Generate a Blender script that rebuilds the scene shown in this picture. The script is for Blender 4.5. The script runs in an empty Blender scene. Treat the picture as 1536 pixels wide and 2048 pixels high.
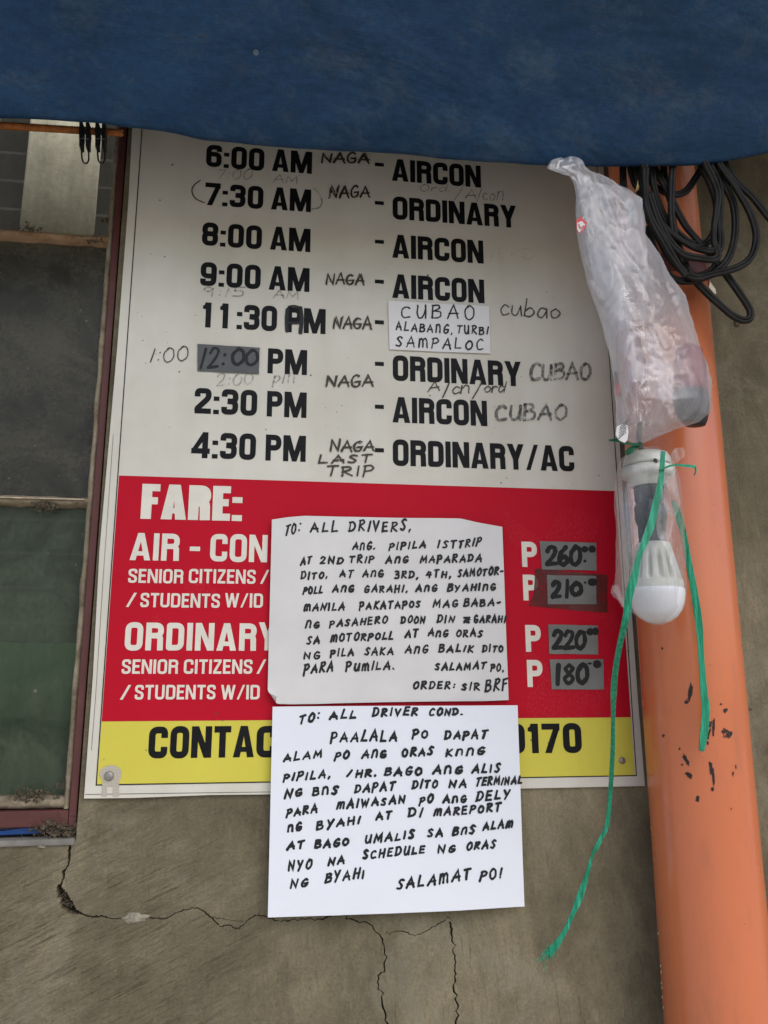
import bpy, bmesh, math, random
from mathutils import Vector, Matrix, noise
random.seed(7)
SC = bpy.context.scene
COL = SC.collection
R = math.radians

# ------------------------------------------------------------------ camera
F, CX, CY, CZ, YAW, PITCH, ROLL = 1606.81, 0.18997, -0.95815, 0.10653, -0.13301, 0.21166, 0.00199
cam = bpy.data.cameras.new('camera'); cam_o = bpy.data.objects.new('camera', cam); COL.objects.link(cam_o)
RM = Matrix.Rotation(YAW, 3, 'Z') @ Matrix.Rotation(PITCH, 3, 'X') @ Matrix.Rotation(ROLL, 3, 'Y')
cam_o.location = (CX, CY, CZ)
cam_o.rotation_euler = (RM @ Matrix.Rotation(R(90), 3, 'X')).to_euler()
cam.sensor_fit = 'VERTICAL'; cam.sensor_height = 36; cam.lens = 36 * F / 2048
cam.clip_start = 0.01; cam.clip_end = 500
SC.camera = cam_o

# ------------------------------------------------------------------ light
SUN_EL, SUN_AZ = 55, 30          # azimuth: degrees to the right of straight out from the wall
w = bpy.data.worlds.new('World'); SC.world = w; w.use_nodes = True
nt = w.node_tree; bg = nt.nodes['Background']
sky = nt.nodes.new('ShaderNodeTexSky'); sky.sky_type = 'NISHITA'; sky.sun_disc = False
sky.sun_elevation = R(SUN_EL); sky.sun_rotation = R(180 - SUN_AZ)
sky.air_density = 1.0; sky.dust_density = 2.5; sky.ozone_density = 1.0
nt.links.new(sky.outputs[0], bg.inputs[0]); bg.inputs[1].default_value = 0.15
sun = bpy.data.lights.new('sun', 'SUN'); sun.energy = 1.3; sun.angle = R(80); sun.color = (1, .95, .86)
sun_o = bpy.data.objects.new('sun', sun); COL.objects.link(sun_o)
sd = Vector((math.sin(R(SUN_AZ)) * math.cos(R(SUN_EL)), -math.cos(R(SUN_AZ)) * math.cos(R(SUN_EL)), math.sin(R(SUN_EL))))
sun_o.rotation_euler = sd.to_track_quat('Z', 'Y').to_euler(); sun_o.location = sd * 6
SC.view_settings.view_transform = 'Standard'
try: SC.view_settings.look = 'None'
except Exception: pass
SC.view_settings.exposure = 0.47
SC.view_settings.gamma = 1

# ------------------------------------------------------------------ helpers
def P(px, py, y=0.0):
    """the point of the plane at depth y which the survey of the photograph gives for a pixel"""
    d = RM @ Vector(((px - 768) / F, 1, (1024 - py) / F))
    t = (y - CY) / d.y
    return Vector((CX + t * d.x, y, CZ + t * d.z))
def Z1(ox, oy, s): return lambda x, y: (ox + x / s, oy + y / s)

def link(name, verts, faces, m, parent=None, smooth=False):
    me = bpy.data.meshes.new(name); me.from_pydata([tuple(v) for v in verts], [], faces); me.update()
    if smooth: me.polygons.foreach_set('use_smooth', [True] * len(me.polygons))
    o = bpy.data.objects.new(name, me); COL.objects.link(o)
    for k in (m if isinstance(m, (list, tuple)) else [m]): me.materials.append(k)
    if parent: o.parent = parent; o.matrix_parent_inverse = Matrix.Translation(-Vector(parent.location))
    return o
def tag(o, label, cat, group=None, kind=None):
    if label: o['label'] = label
    if cat: o['category'] = cat
    if group: o['group'] = group
    if kind: o['kind'] = kind
    return o
def empty(name, loc, label, cat, group=None):
    o = bpy.data.objects.new(name, None); COL.objects.link(o); o.location = loc; o.empty_display_size = .02
    return tag(o, label, cat, group)
def recalc(o):
    bm = bmesh.new(); bm.from_mesh(o.data); bmesh.ops.recalc_face_normals(bm, faces=bm.faces); bm.to_mesh(o.data); bm.free(); return o

class MB:
    def __init__(s): s.v = []; s.f = []
    def add(s, vs, fs):
        b = len(s.v); s.v += [Vector(v) for v in vs]; s.f += [tuple(i + b for i in f) for f in fs]
    def box(s, x0, x1, y0, y1, z0, z1, bev=0.0):
        bm = bmesh.new(); bmesh.ops.create_cube(bm, size=1)
        for v in bm.verts: v.co = Vector(((x0 + x1) / 2 + v.co.x * (x1 - x0), (y0 + y1) / 2 + v.co.y * (y1 - y0), (z0 + z1) / 2 + v.co.z * (z1 - z0)))
        if bev: bmesh.ops.bevel(bm, geom=bm.edges[:], offset=bev, segments=2, affect='EDGES', profile=.5)
        bm.verts.index_update(); s.add([v.co.copy() for v in bm.verts], [[v.index for v in f.verts] for f in bm.faces]); bm.free()
    def prism(s, pts, y0, y1):
        """outline in x,z (list of Vectors), extruded from y0 (front) to y1 (back)"""
        n = len(pts); vs = [(p.x, y0, p.z) for p in pts] + [(p.x, y1, p.z) for p in pts]
        fs = [tuple(range(n)), tuple(range(2 * n - 1, n - 1, -1))] + [(i, i + n, (i + 1) % n + n, (i + 1) % n) for i in range(n)]
        s.add(vs, fs)
    def tube(s, pts, rad, seg=8, flat=None, caps=True):
        """round (or flattened: flat = ratio) tube through points; rad number or list"""
        n = len(pts); rings = []; up = Vector((0, 1, 0))
        for i, p in enumerate(pts):
            t = (pts[min(i + 1, n - 1)] - pts[max(i - 1, 0)]).normalized()
            side = t.cross(up)
            if side.length < 1e-4: side = Vector((1, 0, 0))
            side.normalize(); nn = side.cross(t).normalized()
            r = rad[i] if isinstance(rad, (list, tuple)) else rad
            fl = (flat[i] if isinstance(flat, (list, tuple)) else flat) or 1
            rings.append([p + side * (math.cos(a) * r) + nn * (math.sin(a) * r * fl) for a in [2 * math.pi * k / seg for k in range(seg)]])
        vs = [v for r_ in rings for v in r_]; fs = []
        for i in range(n - 1):
            for k in range(seg):
                fs.append((i * seg + k, i * seg + (k + 1) % seg, (i + 1) * seg + (k + 1) % seg, (i + 1) * seg + k))
        if caps: fs += [tuple(range(seg))[::-1], tuple((n - 1) * seg + k for k in range(seg))]
        s.add(vs, fs)
    def lathe(s, cx, cy, prof, seg=40, wob=0):
        n = len(prof); vs = []; fs = []
        for (r, z) in prof:
            for k in range(seg):
                a = 2 * math.pi * k / seg; rr = r * (1 + wob * noise.noise((math.cos(a) * 2, math.sin(a) * 2, z * 40)))
                vs.append((cx + rr * math.cos(a), cy + rr * math.sin(a), z))
        for i in range(n - 1):
            for k in range(seg): fs.append((i * seg + k, i * seg + (k + 1) % seg, (i + 1) * seg + (k + 1) % seg, (i + 1) * seg + k))
        fs += [tuple(range(seg))[::-1], tuple((n - 1) * seg + k for k in range(seg))]
        s.add(vs, fs)
    def build(s, name, m, parent=None, smooth=False, fix=True):
        o = link(name, s.v, s.f, m, parent, smooth)
        return recalc(o) if fix else o
def smooth_path(pts, sub=6):
    out = []; n = len(pts)
    for i in range(n - 1):
        p0, p1, p2, p3 = pts[max(i - 1, 0)], pts[i], pts[i + 1], pts[min(i + 2, n - 1)]
        for k in range(sub):
            t = k / sub
            out.append(tuple(.5 * (2 * b + (c - a) * t + (2 * a - 5 * b + 4 * c - d) * t * t + (3 * b - a - 3 * c + d) * t ** 3) for a, b, c, d in zip(p0, p1, p2, p3)))
    out.append(tuple(pts[-1])); return out
def lerp(a, b, t): return a + (b - a) * t
def table(rows, x):
    """piecewise-linear interpolation in [(key, v1, v2 ...)]"""
    if x <= rows[0][0]: return rows[0][1:]
    for a, b in zip(rows, rows[1:]):
        if x <= b[0]:
            t = (x - a[0]) / (b[0] - a[0]); return tuple(lerp(p, q, t) for p, q in zip(a[1:], b[1:]))
    return rows[-1][1:]

# ------------------------------------------------------------------ materials
class M:
    def __init__(s, name):
        s.m = bpy.data.materials.new(name); s.m.use_nodes = True; s.n = s.m.node_tree.nodes; s.l = s.m.node_tree.links
        s.b = s.n['Principled BSDF']; s.out = s.n['Material Output']; s.tc = s.n.new('ShaderNodeTexCoord')
    def set(s, **k):
        for a, v in k.items():
            a = {'rough': 'Roughness', 'spec': 'Specular IOR Level', 'color': 'Base Color', 'metal': 'Metallic', 'coat': 'Coat Weight', 'coatr': 'Coat Roughness',
                 'sss': 'Subsurface Weight', 'trans': 'Transmission Weight', 'sheen': 'Sheen Weight'}[a]
            if hasattr(v, 'links') or hasattr(v, 'is_linked'): s.l.new(v, s.b.inputs[a])
            else: s.b.inputs[a].default_value = (*v, 1) if isinstance(v, tuple) and len(v) == 3 else v
        return s
    def coord(s, scale=(1, 1, 1), rot=(0, 0, 0)):
        src = s.tc.outputs['Object']
        if any(rot):
            mr = s.n.new('ShaderNodeMapping'); s.l.new(src, mr.inputs[0]); mr.inputs['Rotation'].default_value = rot; src = mr.outputs[0]
        mp = s.n.new('ShaderNodeMapping'); s.l.new(src, mp.inputs[0]); mp.inputs['Scale'].default_value = scale; return mp.outputs[0]
    def noise(s, scale, detail=5, rough=.55, vec=None, dist=0.0):
        t = s.n.new('ShaderNodeTexNoise'); t.inputs['Scale'].default_value = scale; t.inputs['Detail'].default_value = detail
        t.inputs['Roughness'].default_value = rough; t.inputs['Distortion'].default_value = dist
        s.l.new(vec or s.coord(), t.inputs['Vector']); return t.outputs['Fac']
    def vor(s, scale, vec=None, feature='F1', rnd=1.0):
        t = s.n.new('ShaderNodeTexVoronoi'); t.feature = feature; t.inputs['Scale'].default_value = scale; t.inputs['Randomness'].default_value = rnd
        s.l.new(vec or s.coord(), t.inputs['Vector']); return t.outputs['Distance']
    def ramp(s, fac, stops, interp='LINEAR'):
        r = s.n.new('ShaderNodeValToRGB'); s.l.new(fac, r.inputs[0]); e = r.color_ramp; e.interpolation = interp
        while len(e.elements) < len(stops): e.elements.new(.5)
        for el, (p, c) in zip(e.elements, stops):
            el.position = p; el.color = (*c, 1) if isinstance(c, tuple) else (c, c, c, 1)
        return r.outputs[0]
    def mix(s, fac, a, b, mode='MIX'):
        x = s.n.new('ShaderNodeMix'); x.data_type = 'RGBA'; x.blend_type = mode
        for i, v in ((0, fac), (6, a), (7, b)):
            if hasattr(v, 'is_linked'): s.l.new(v, x.inputs[i])
            elif i == 0: x.inputs[0].default_value = v
            else: x.inputs[i].default_value = (*v, 1) if isinstance(v, tuple) else (v, v, v, 1)
        return x.outputs[2]
    def math(s, op, a, b=0.0):
        x = s.n.new('ShaderNodeMath'); x.operation = op
        for i, v in ((0, a), (1, b)):
            if hasattr(v, 'is_linked'): s.l.new(v, x.inputs[i])
            else: x.inputs[i].default_value = v
        return x.outputs[0]
    def bump(s, h, strength=.3, dist=.002, prev=None):
        x = s.n.new('ShaderNodeBump'); x.inputs['Strength'].default_value = strength; x.inputs['Distance'].default_value = dist
        s.l.new(h, x.inputs['Height'])
        if prev is not None: s.l.new(prev, x.inputs['Normal'])
        s.l.new(x.outputs[0], s.b.inputs['Normal']); return x.outputs[0]
    def alpha(s, fac):
        """fac of the surface, the rest see-through"""
        t = s.n.new('ShaderNodeBsdfTransparent'); x = s.n.new('ShaderNodeMixShader')
        if hasattr(fac, 'is_linked'): s.l.new(fac, x.inputs[0])
        else: x.inputs[0].default_value = fac
        s.l.new(t.outputs[0], x.inputs[1]); s.l.new(s.b.outputs[0], x.inputs[2]); s.l.new(x.outputs[0], s.out.inputs[0]); return s

def simple(name, color, rough=.6, var=.12, scale=60, spec=.4, bump=0.0, **k):
    a = M(name); n = a.noise(scale, 6)
    lo = tuple(c * (1 - var) for c in color); hi = tuple(min(1, c * (1 + var)) for c in color)
    a.set(color=a.ramp(n, [(.3, lo), (.7, hi)]), rough=rough, spec=spec, **k)
    if bump: a.bump(n, bump, .001)
    return a.m

def sep(a, i):
    x = a.n.new('ShaderNodeSeparateXYZ'); a.l.new(a.tc.outputs['Object'], x.inputs[0]); return x.outputs[i]
# cement render with trowel sweeps
a = M('cement_wall')
gx = sep(a, 0); gz = sep(a, 2)
big = a.noise(3.0, 7, .62, dist=.8); blot = a.noise(9, 9, .72, dist=.6)
sw1 = a.noise(11, 10, .78, a.coord((1.2, 1, 4.2), (0, R(26), 0)), .6)      # slanting float sweeps
sw2 = a.noise(6, 10, .74, a.coord((2.4, 1, .9), (0, R(6), 0)), .8)         # upright sweeps
left = a.math('SUBTRACT', .26, gx)
sel = a.ramp(a.math('ADD', a.math('MULTIPLY', left, .7), a.noise(2.6, 5, .65)), [(.46, 0.), (.70, 1.)])
sw = a.mix(sel, sw2, sw1)
fine = a.noise(300, 5, .8); mid = a.noise(42, 8, .75)
c1 = a.ramp(big, [(.30, (.118, .098, .062)), (.5, (.178, .150, .096)), (.70, (.258, .219, .142))])
c2 = a.mix(.72, c1, a.ramp(sw, [(.34, (.62, .60, .56)), (.52, (.98, .98, .98)), (.68, (1.32, 1.31, 1.27))]), 'MULTIPLY')
c2 = a.mix(.36, c2, a.ramp(blot, [(.34, (.66, .65, .63)), (.5, (1., 1., 1.)), (.68, (1.30, 1.29, 1.25))]), 'MULTIPLY')
c3 = a.mix(.6, c2, a.ramp(fine, [(.32, .60), (.68, 1.34)]), 'MULTIPLY')
c3 = a.mix(.5, c3, a.ramp(mid, [(.32, .72), (.68, 1.24)]), 'MULTIPLY')
lm = a.math('MULTIPLY', a.ramp(a.math('ADD', a.math('MULTIPLY', gx, -1.), a.math('ADD', a.math('MULTIPLY', a.noise(5, 4), .35), .06)), [(-.06 + .10, 0.), (.16, 1.)]), a.ramp(a.math('MULTIPLY', gz, -1.), [(.04, .35), (.12, 1.)]))
s1 = a.noise(30, 10, .82, a.coord((.45, 1, 9), (0, R(24), 0)), .25); s2 = a.noise(26, 10, .82, a.coord((10, 1, .45), (0, R(5), 0)), .35)
scr = a.math('ADD', a.math('MULTIPLY', a.ramp(s1, [(.53, 0.), (.60, 1.)]), lm), a.math('MULTIPLY', a.ramp(s2, [(.58, 0.), (.66, 1.)]), .7))
c4 = a.mix(a.math('MULTIPLY', scr, .5), c3, (.29, .245, .165))
dk = a.math('ADD', a.math('MULTIPLY', a.ramp(s1, [(.39, 1.), (.46, 0.)]), lm), a.math('MULTIPLY', a.ramp(s2, [(.34, 1.), (.42, 0.)]), .6))
c4 = a.mix(a.math('MULTIPLY', dk, .6), c4, (.070, .057, .040))
pale = a.ramp(a.noise(4.0, 11, .80, dist=.7), [(.56, 0.), (.60, 1.)])
c5 = a.mix(a.math('MULTIPLY', pale, .20), c4, (.30, .275, .215))
pit = a.math('LESS_THAN', a.math('ADD', a.vor(60), a.math('MULTIPLY', a.noise(20, 2), .3)), .17)
c5 = a.mix(a.math('MULTIPLY', pit, .5), c5, (.06, .05, .04))
a.set(color=c5, rough=.88, spec=.2)
b1 = a.bump(a.math('ADD', sw, blot), .6, .005); b2 = a.bump(a.math('ADD', fine, a.math('MULTIPLY', mid, 1.5)), .5, .0014, b1); a.bump(a.math('SUBTRACT', scr, dk), .6, .0012, b2)
WALL = a.m

def vinyl(name, color, dirt=.25):
    a = M(name)
    weave = a.math('ADD', a.math('SINE', a.math('MULTIPLY', sep(a, 0), 5200.)), a.math('SINE', a.math('MULTIPLY', sep(a, 2), 5200.)))
    n = a.noise(7, 6, .6); st = a.noise(16, 5, .6, a.coord((1, 1, .12)))
    c = a.mix(dirt, color, a.ramp(n, [(.3, (.50, .45, .36)), (.65, (1., 1., 1.))]), 'MULTIPLY')
    c = a.mix(dirt, c, a.ramp(st, [(.3, (.74, .70, .62)), (.6, (1., 1., 1.))]), 'MULTIPLY')
    sp = a.vor(42); sp2 = a.vor(95)
    spots = a.math('MAXIMUM', a.math('LESS_THAN', a.math('ADD', sp, a.math('MULTIPLY', a.noise(9, 2), .22)), .145), a.math('LESS_THAN', a.math('ADD', sp2, a.math('MULTIPLY', a.noise(14, 2), .3)), .165))
    c = a.mix(a.math('MULTIPLY', spots, .75), c, (.07, .06, .045))
    wv = a.math('MULTIPLY', a.math('GREATER_THAN', a.noise(900, 2, .5, a.coord((1, 1, .5))), .60), a.math('GREATER_THAN', a.noise(6, 4, .6), .58))
    c = a.mix(a.math('MULTIPLY', wv, .035), c, (.9, .85, .78))
    a.set(color=c, rough=.62, spec=.12)
    a.bump(a.math('ADD', a.math('MULTIPLY', weave, .15), n), .10, .0015)
    return a.m
V_WHITE = vinyl('vinyl_white', (.69, .66, .575)); V_RED = vinyl('vinyl_red', (.50, .006, .022), .12); V_YEL = vinyl('vinyl_yellow', (.66, .585, .085), .15)
V_BLK = simple('printed_black', (.007, .007, .008), .55, .3, 90, .16); V_CREAM = simple('printed_cream', (.72, .67, .57), .42, .06, 40, .35)

def ink(name, color, lo, hi, cover=1.0, scale=260):
    """felt pen: colour with dry gaps that let the ground through"""
    a = M(name); n = a.noise(scale, 3, .6); n2 = a.noise(60, 2)
    f = a.ramp(a.math('ADD', a.math('MULTIPLY', n, .6), a.math('MULTIPLY', n2, .4)), [(lo, 0.), (hi, 1.)])
    a.set(color=color, rough=.5, spec=.3); a.alpha(a.math('MULTIPLY', f, cover)); return a.m
INK = simple('marker_black', (.012, .012, .014), .5, .3, 200, .3)
INK_B = ink('marker_brown', (.045, .034, .018), .30, .42, .93)
INK_G = ink('marker_grey', (.07, .065, .055), .33, .56, .74)
INK_F = ink('marker_faint', (.12, .115, .10), .34, .58, .52)
INK_X = ink('marker_ghost', (.16, .15, .14), .46, .62, .30)
INK_T = ink('marker_on_tape', (.011, .011, .011), .25, .36, .96, 190)

def paper(name, c, var):
    a = M(name); n = a.noise(9, 5, .6); n2 = a.noise(400, 3)
    a.set(color=a.ramp(n, [(.3, tuple(x * (1 - var) for x in c)), (.62, c)]), rough=.75, spec=.25)
    a.bump(a.math('ADD', a.math('MULTIPLY', n, 2.), a.math('MULTIPLY', n2, .05)), .12, .002); return a.m
PAPER1 = paper('paper_aged', (.70, .68, .66), .12); PAPER2 = paper('paper_white', (.77, .79, .84), .02); PAPER3 = paper('paper_label', (.76, .74, .72), .05)
a = M('duct_tape'); n = a.noise(50, 5); a.set(color=a.ramp(n, [(.3, (.135, .14, .128)), (.7, (.185, .19, .175))]), rough=.36, spec=.5, metal=.15)
a.bump(a.noise(120, 4, .6, a.coord((1, 1, 4))), .12, .0008); TAPE = a.m
TAPE_D = simple('duct_tape_dark', (.075, .077, .075), .4, .12, 60, .4, .08)
a = M('clear_tape'); a.set(color=(.13, .025, .022), rough=.28, spec=.5); a.bump(a.noise(90, 4), .3, .001); a.alpha(a.ramp(a.noise(45, 4), [(.35, .30), (.65, .60)])); TAPE_C = a.m
a = M('fibre_tape'); a.set(color=(.58, .52, .43), rough=.5); wv = a.math('GREATER_THAN', a.math('ADD', a.math('SINE', a.math('MULTIPLY', sep(a, 0), 4200.)), a.math('SINE', a.math('MULTIPLY', sep(a, 2), 4200.))), -.2)
a.alpha(a.math('ADD', a.math('MULTIPLY', wv, .35), .5)); TAPE_M = a.m

# tarpaulin
a = M('blue_tarp'); n1 = a.noise(4.5, 8, .66, a.coord((1, 1, 1.4)), .5); n2 = a.noise(17, 10, .80, a.coord((.9, 1, 1.25), (0, R(-14), 0)), .25)
c = a.ramp(n1, [(.3, (.004, .024, .060)), (.52, (.0065, .035, .086)), (.75, (.013, .050, .104))])
c = a.mix(a.math('MULTIPLY', a.ramp(n2, [(.50, 0.), (.70, 1.)]), .55), c, (.050, .072, .095))
c = a.mix(a.math('MULTIPLY', a.ramp(n2, [(.30, 1.), (.44, 0.)]), .55), c, (.004, .018, .046))
c = a.mix(a.math('MULTIPLY', a.ramp(a.noise(7, 8, .7), [(.58, 0.), (.72, 1.)]), .40), c, (.058, .046, .048))
c = a.mix(.45, c, a.ramp(a.noise(190, 5, .75, a.coord((.6, 1, 1.2))), [(.3, .5), (.7, 1.55)]), 'MULTIPLY')
th = a.math('ADD', a.math('SINE', a.math('MULTIPLY', sep(a, 0), 2300.)), a.math('SINE', a.math('MULTIPLY', sep(a, 2), 2300.)))
c = a.mix(.07, c, a.ramp(a.math('ADD', a.math('MULTIPLY', th, .25), .5), [(0., .6), (1., 1.4)]), 'MULTIPLY')
flk = a.math('LESS_THAN', a.math('ADD', a.vor(16), a.math('MULTIPLY', a.noise(40, 3), .16)), .095)
c = a.mix(a.math('MULTIPLY', flk, .5), c, (.16, .17, .17))
a.set(color=c, rough=.6, spec=.22)
bt = a.bump(a.noise(4, 4, .55, a.coord((.7, 1, 1.8)), .5), .7, .03); bt = a.bump(a.noise(14, 5, .6, a.coord((.8, 1, 1.4)), .6), .35, .010, bt)
a.bump(th, .05, .0006, bt)
TARP = a.m

# pipe
a = M('orange_pvc'); n = a.noise(5, 6, .6, a.coord((1, 1, .35))); dirt = a.noise(30, 8, .7, a.coord((1.5, 1, .35)))
c = a.ramp(n, [(.3, (.52, .142, .056)), (.7, (.61, .172, .070))])
c = a.mix(a.math('MULTIPLY', a.ramp(dirt, [(.52, 0.), (.72, 1.)]), .35), c, (.27, .11, .065)); sc_ = a.ramp(a.noise(60, 9, .85, a.coord((1.6, 1, .10), (0, R(3), 0)), .3), [(.64, 0.), (.68, 1.)]); c = a.mix(a.math('MULTIPLY', sc_, .30), c, (.66, .36, .25)); pt = a.math('LESS_THAN', a.math('ADD', a.vor(55), a.math('MULTIPLY', a.noise(8, 2), .35)), .19); c = a.mix(a.math('MULTIPLY', pt, .55), c, (.12, .05, .035))
a.set(color=c, rough=a.ramp(a.noise(22, 5), [(.3, .16), (.7, .28)]), spec=.6); a.bump(a.noise(40, 3, .5, a.coord((2, 2, .3))), .03, .001); PIPE = a.m
MAROON = simple('maroon_collar', (.11, .022, .018), .5, .25, 40)
SCUFF = ink('black_scuff', (.025, .02, .018), .38, .46, .92, 420)
CABLE = simple('black_cable', (.010, .0085, .007), .55, .45, 70, .22, .15)

def film(name, lo, hi, col=(.86, .85, .85), sc=(1, 1, .5), rough=.22, bs=.5, gl=.5, streak=0.):
    a = M(name); n = a.noise(26, 5, .6, a.coord(sc), .8); n2 = a.noise(60, 4, .55, a.coord(sc), 1.0)
    a.set(color=col, rough=.5, spec=.1)
    f = a.ramp(n, [(.3, lo), (.7, hi)])
    if streak:
        st = a.ramp(a.noise(240, 5, .7, a.coord((1, 1, .035)), .4), [(.55, 0.), (.70, 1.)]); f = a.math('ADD', f, a.math('MULTIPLY', st, streak))  # upright reflections put into the film as milky streaks
    b_ = a.bump(n2, bs, .006); b_ = a.bump(a.noise(170, 3, .6, a.coord(sc)), .3, .0015, b_)
    lw = a.n.new('ShaderNodeLayerWeight'); lw.inputs[0].default_value = .5; a.l.new(b_, lw.inputs['Normal'])
    tl = a.n.new('ShaderNodeBsdfTranslucent'); tl.inputs[0].default_value = (*col, 1); md = a.n.new('ShaderNodeMixShader'); md.inputs[0].default_value = .45
    a.l.new(a.b.outputs[0], md.inputs[1]); a.l.new(tl.outputs[0], md.inputs[2])
    t = a.n.new('ShaderNodeBsdfTransparent'); x = a.n.new('ShaderNodeMixShader'); a.l.new(a.math('MINIMUM', a.math('ADD', f, a.math('MULTIPLY', lw.outputs['Facing'], .12)), .95), x.inputs[0])
    a.l.new(t.outputs[0], x.inputs[1]); a.l.new(md.outputs[0], x.inputs[2])
    g = a.n.new('ShaderNodeBsdfGlossy'); g.inputs['Color'].default_value = (1, 1, 1, 1); g.inputs['Roughness'].default_value = rough; a.l.new(b_, g.inputs['Normal'])
    y = a.n.new('ShaderNodeMixShader'); fr = a.math('ADD', a.math('MULTIPLY', lw.outputs['Fresnel'], gl), .02); a.l.new(a.math('MINIMUM', fr, .8), y.inputs[0])
    a.l.new(x.outputs[0], y.inputs[1]); a.l.new(g.outputs[0], y.inputs[2]); a.l.new(y.outputs[0], a.out.inputs[0])
    return a.m
BAG = film('cloudy_plastic', .22, .48, (.72, .71, .73), (1, 1, .35), .12, .32, .17)
WRAP = film('clear_wrap', .015, .075, (.80, .79, .77), (2.2, 2.2, .10), .08, .5, .20, .12)
WRAP2 = film('wrap_bunched', .06, .26, (.78, .77, .73), (1, 1, .3), .10, .6, .20, .12)
STRING = None
a = M('green_raffia'); n = a.noise(420, 4, .7, a.coord((1, 1, .035)), .3)
a.set(color=a.ramp(n, [(.3, (.003, .15, .068)), (.5, (.014, .34, .185)), (.70, (.085, .62, .40))]), rough=.36, spec=.5, sss=0.0); a.bump(a.noise(500, 3, .6, a.coord((1, 1, .04))), .4, .0008); RAFFIA = a.m
a = M('dark_green_raffia'); a.set(color=a.ramp(a.noise(60, 5), [(.3, (.004, .085, .035)), (.7, (.012, .16, .075))]), rough=.45); RAFFIA_D = a.m
LAMP_W = simple('lamp_white_plastic', (.52, .515, .46), .38, .22, 34); LAMP_K = simple('socket_black', (.014, .014, .016), .35, .3, 70)
DOME = simple('lamp_diffuser', (.68, .68, .71), .22, .03, 30, .5); GREY_CORD = simple('grey_cord', (.05, .05, .05), .5, .2, 200)
REDP = simple('dark_red_plastic', (.28, .014, .022), .4, .2, 50); STICK_R = simple('red_plastic', (.5, .02, .03), .4, .1, 50)
LABEL_W = simple('print_white', (.60, .585, .57), .4, .05, 40)

a = M('maroon_steel'); n = a.noise(24, 7, .7); c = a.ramp(n, [(.3, (.075, .018, .014)), (.62, (.105, .028, .022)), (.8, (.17, .085, .055))])
a.set(color=c, rough=.6); a.bump(n, .3, .001); STEEL = a.m
a = M('dusty_putty'); n = a.noise(55, 8, .75); n2 = a.noise(14, 5); c = a.ramp(n, [(.25, (.10, .075, .045)), (.48, (.26, .21, .145)), (.7, (.38, .32, .235))])
c = a.mix(.5, c, a.ramp(n2, [(.3, .6), (.7, 1.15)]), 'MULTIPLY'); a.set(color=c, rough=.95, spec=.1); a.bump(n, .8, .003); PUTTY = a.m
a = M('dusty_tan_bar'); n = a.noise(60, 8, .75); c = a.ramp(n, [(.28, (.09, .055, .03)), (.45, (.25, .155, .09)), (.7, (.36, .235, .145))]); a.set(color=c, rough=.95, spec=.1); a.bump(n, .8, .003); TAN = a.m
def glass(name, lo, hi, c0, c1):
    a = M(name); n = a.noise(9, 9, .72, dist=.9); n2 = a.noise(170, 6, .8); sp = a.math('LESS_THAN', a.math('ADD', a.vor(48), a.math('MULTIPLY', a.noise(30, 2), .2)), .155)
    st = a.noise(30, 6, .7, a.coord((1, 1, .25))); m_ = a.math('ADD', a.math('MULTIPLY', n, .65), a.math('MULTIPLY', n2, .35))
    c = a.ramp(m_, [(.36, c0), (.64, c1)]); c = a.mix(a.math('MULTIPLY', sp, .4), c, (.26, .25, .21))
    a.set(color=c, rough=a.ramp(n, [(.3, .14), (.7, .5)]), spec=.25); a.bump(n2, .06, .001)
    a.alpha(a.math('ADD', a.ramp(a.math('ADD', a.math('MULTIPLY', m_, .7), a.math('MULTIPLY', st, .3)), [(.36, lo), (.62, hi)]), a.math('MULTIPLY', sp, .2))); return a.m
GLASS_T = glass('dusty_glass_clear', .10, .42, (.035, .034, .026), (.10, .095, .070))
GLASS_M = glass('dusty_glass_dark', .66, .95, (.026, .024, .017), (.092, .084, .060))
GLASS_B = glass('dusty_glass_dim', .30, .74, (.030, .042, .026), (.095, .115, .072))  # dust tinted green as well, imitating a greenish reflection
a = M('dirt'); n = a.noise(160, 6, .7); a.set(color=a.ramp(n, [(.3, (.045, .035, .024)), (.7, (.20, .16, .11))]), rough=1., spec=.05); a.bump(n, 1., .004); DIRT = a.m
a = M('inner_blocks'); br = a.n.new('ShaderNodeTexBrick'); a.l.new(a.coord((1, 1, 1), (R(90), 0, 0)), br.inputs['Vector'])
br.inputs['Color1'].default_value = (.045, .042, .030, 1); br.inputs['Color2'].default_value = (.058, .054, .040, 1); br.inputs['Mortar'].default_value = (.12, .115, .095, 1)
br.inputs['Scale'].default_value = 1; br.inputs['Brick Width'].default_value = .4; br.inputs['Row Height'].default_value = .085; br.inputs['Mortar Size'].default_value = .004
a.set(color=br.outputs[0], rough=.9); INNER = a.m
def cloth(name, c):
    a = M(name); n = a.noise(14, 5); a.set(color=c, rough=.9, spec=.1); tl = a.n.new('ShaderNodeBsdfTranslucent'); cc_ = a.ramp(n, [(.3, tuple(x * .75 for x in c)), (.7, c)]); a.l.new(cc_, tl.inputs[0])
    x = a.n.new('ShaderNodeMixShader'); x.inputs[0].default_value = .3; a.l.new(a.b.outputs[0], x.inputs[1]); a.l.new(tl.outputs[0], x.inputs[2]); a.l.new(x.outputs[0], a.out.inputs[0]); return a.m
CURTAIN = cloth('pale_curtain', (.84, .79, .58)); GREENB = cloth('green_stand_in_sheet', (.10, .34, .15))
BLUEP = simple('blue_plastic', (.006, .045, .18), .4, .2, 30); PEG = simple('peg_dark_plastic', (.022, .026, .026), .45, .3, 60); PEGW = simple('peg_wire', (.25, .25, .25), .35, .2, 90, metal=.8)
a = M('orange_rope'); a.set(color=a.ramp(a.noise(140, 4), [(.3, (.28, .085, .015)), (.7, (.55, .19, .04))]), rough=.6); ROPE = a.m
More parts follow.
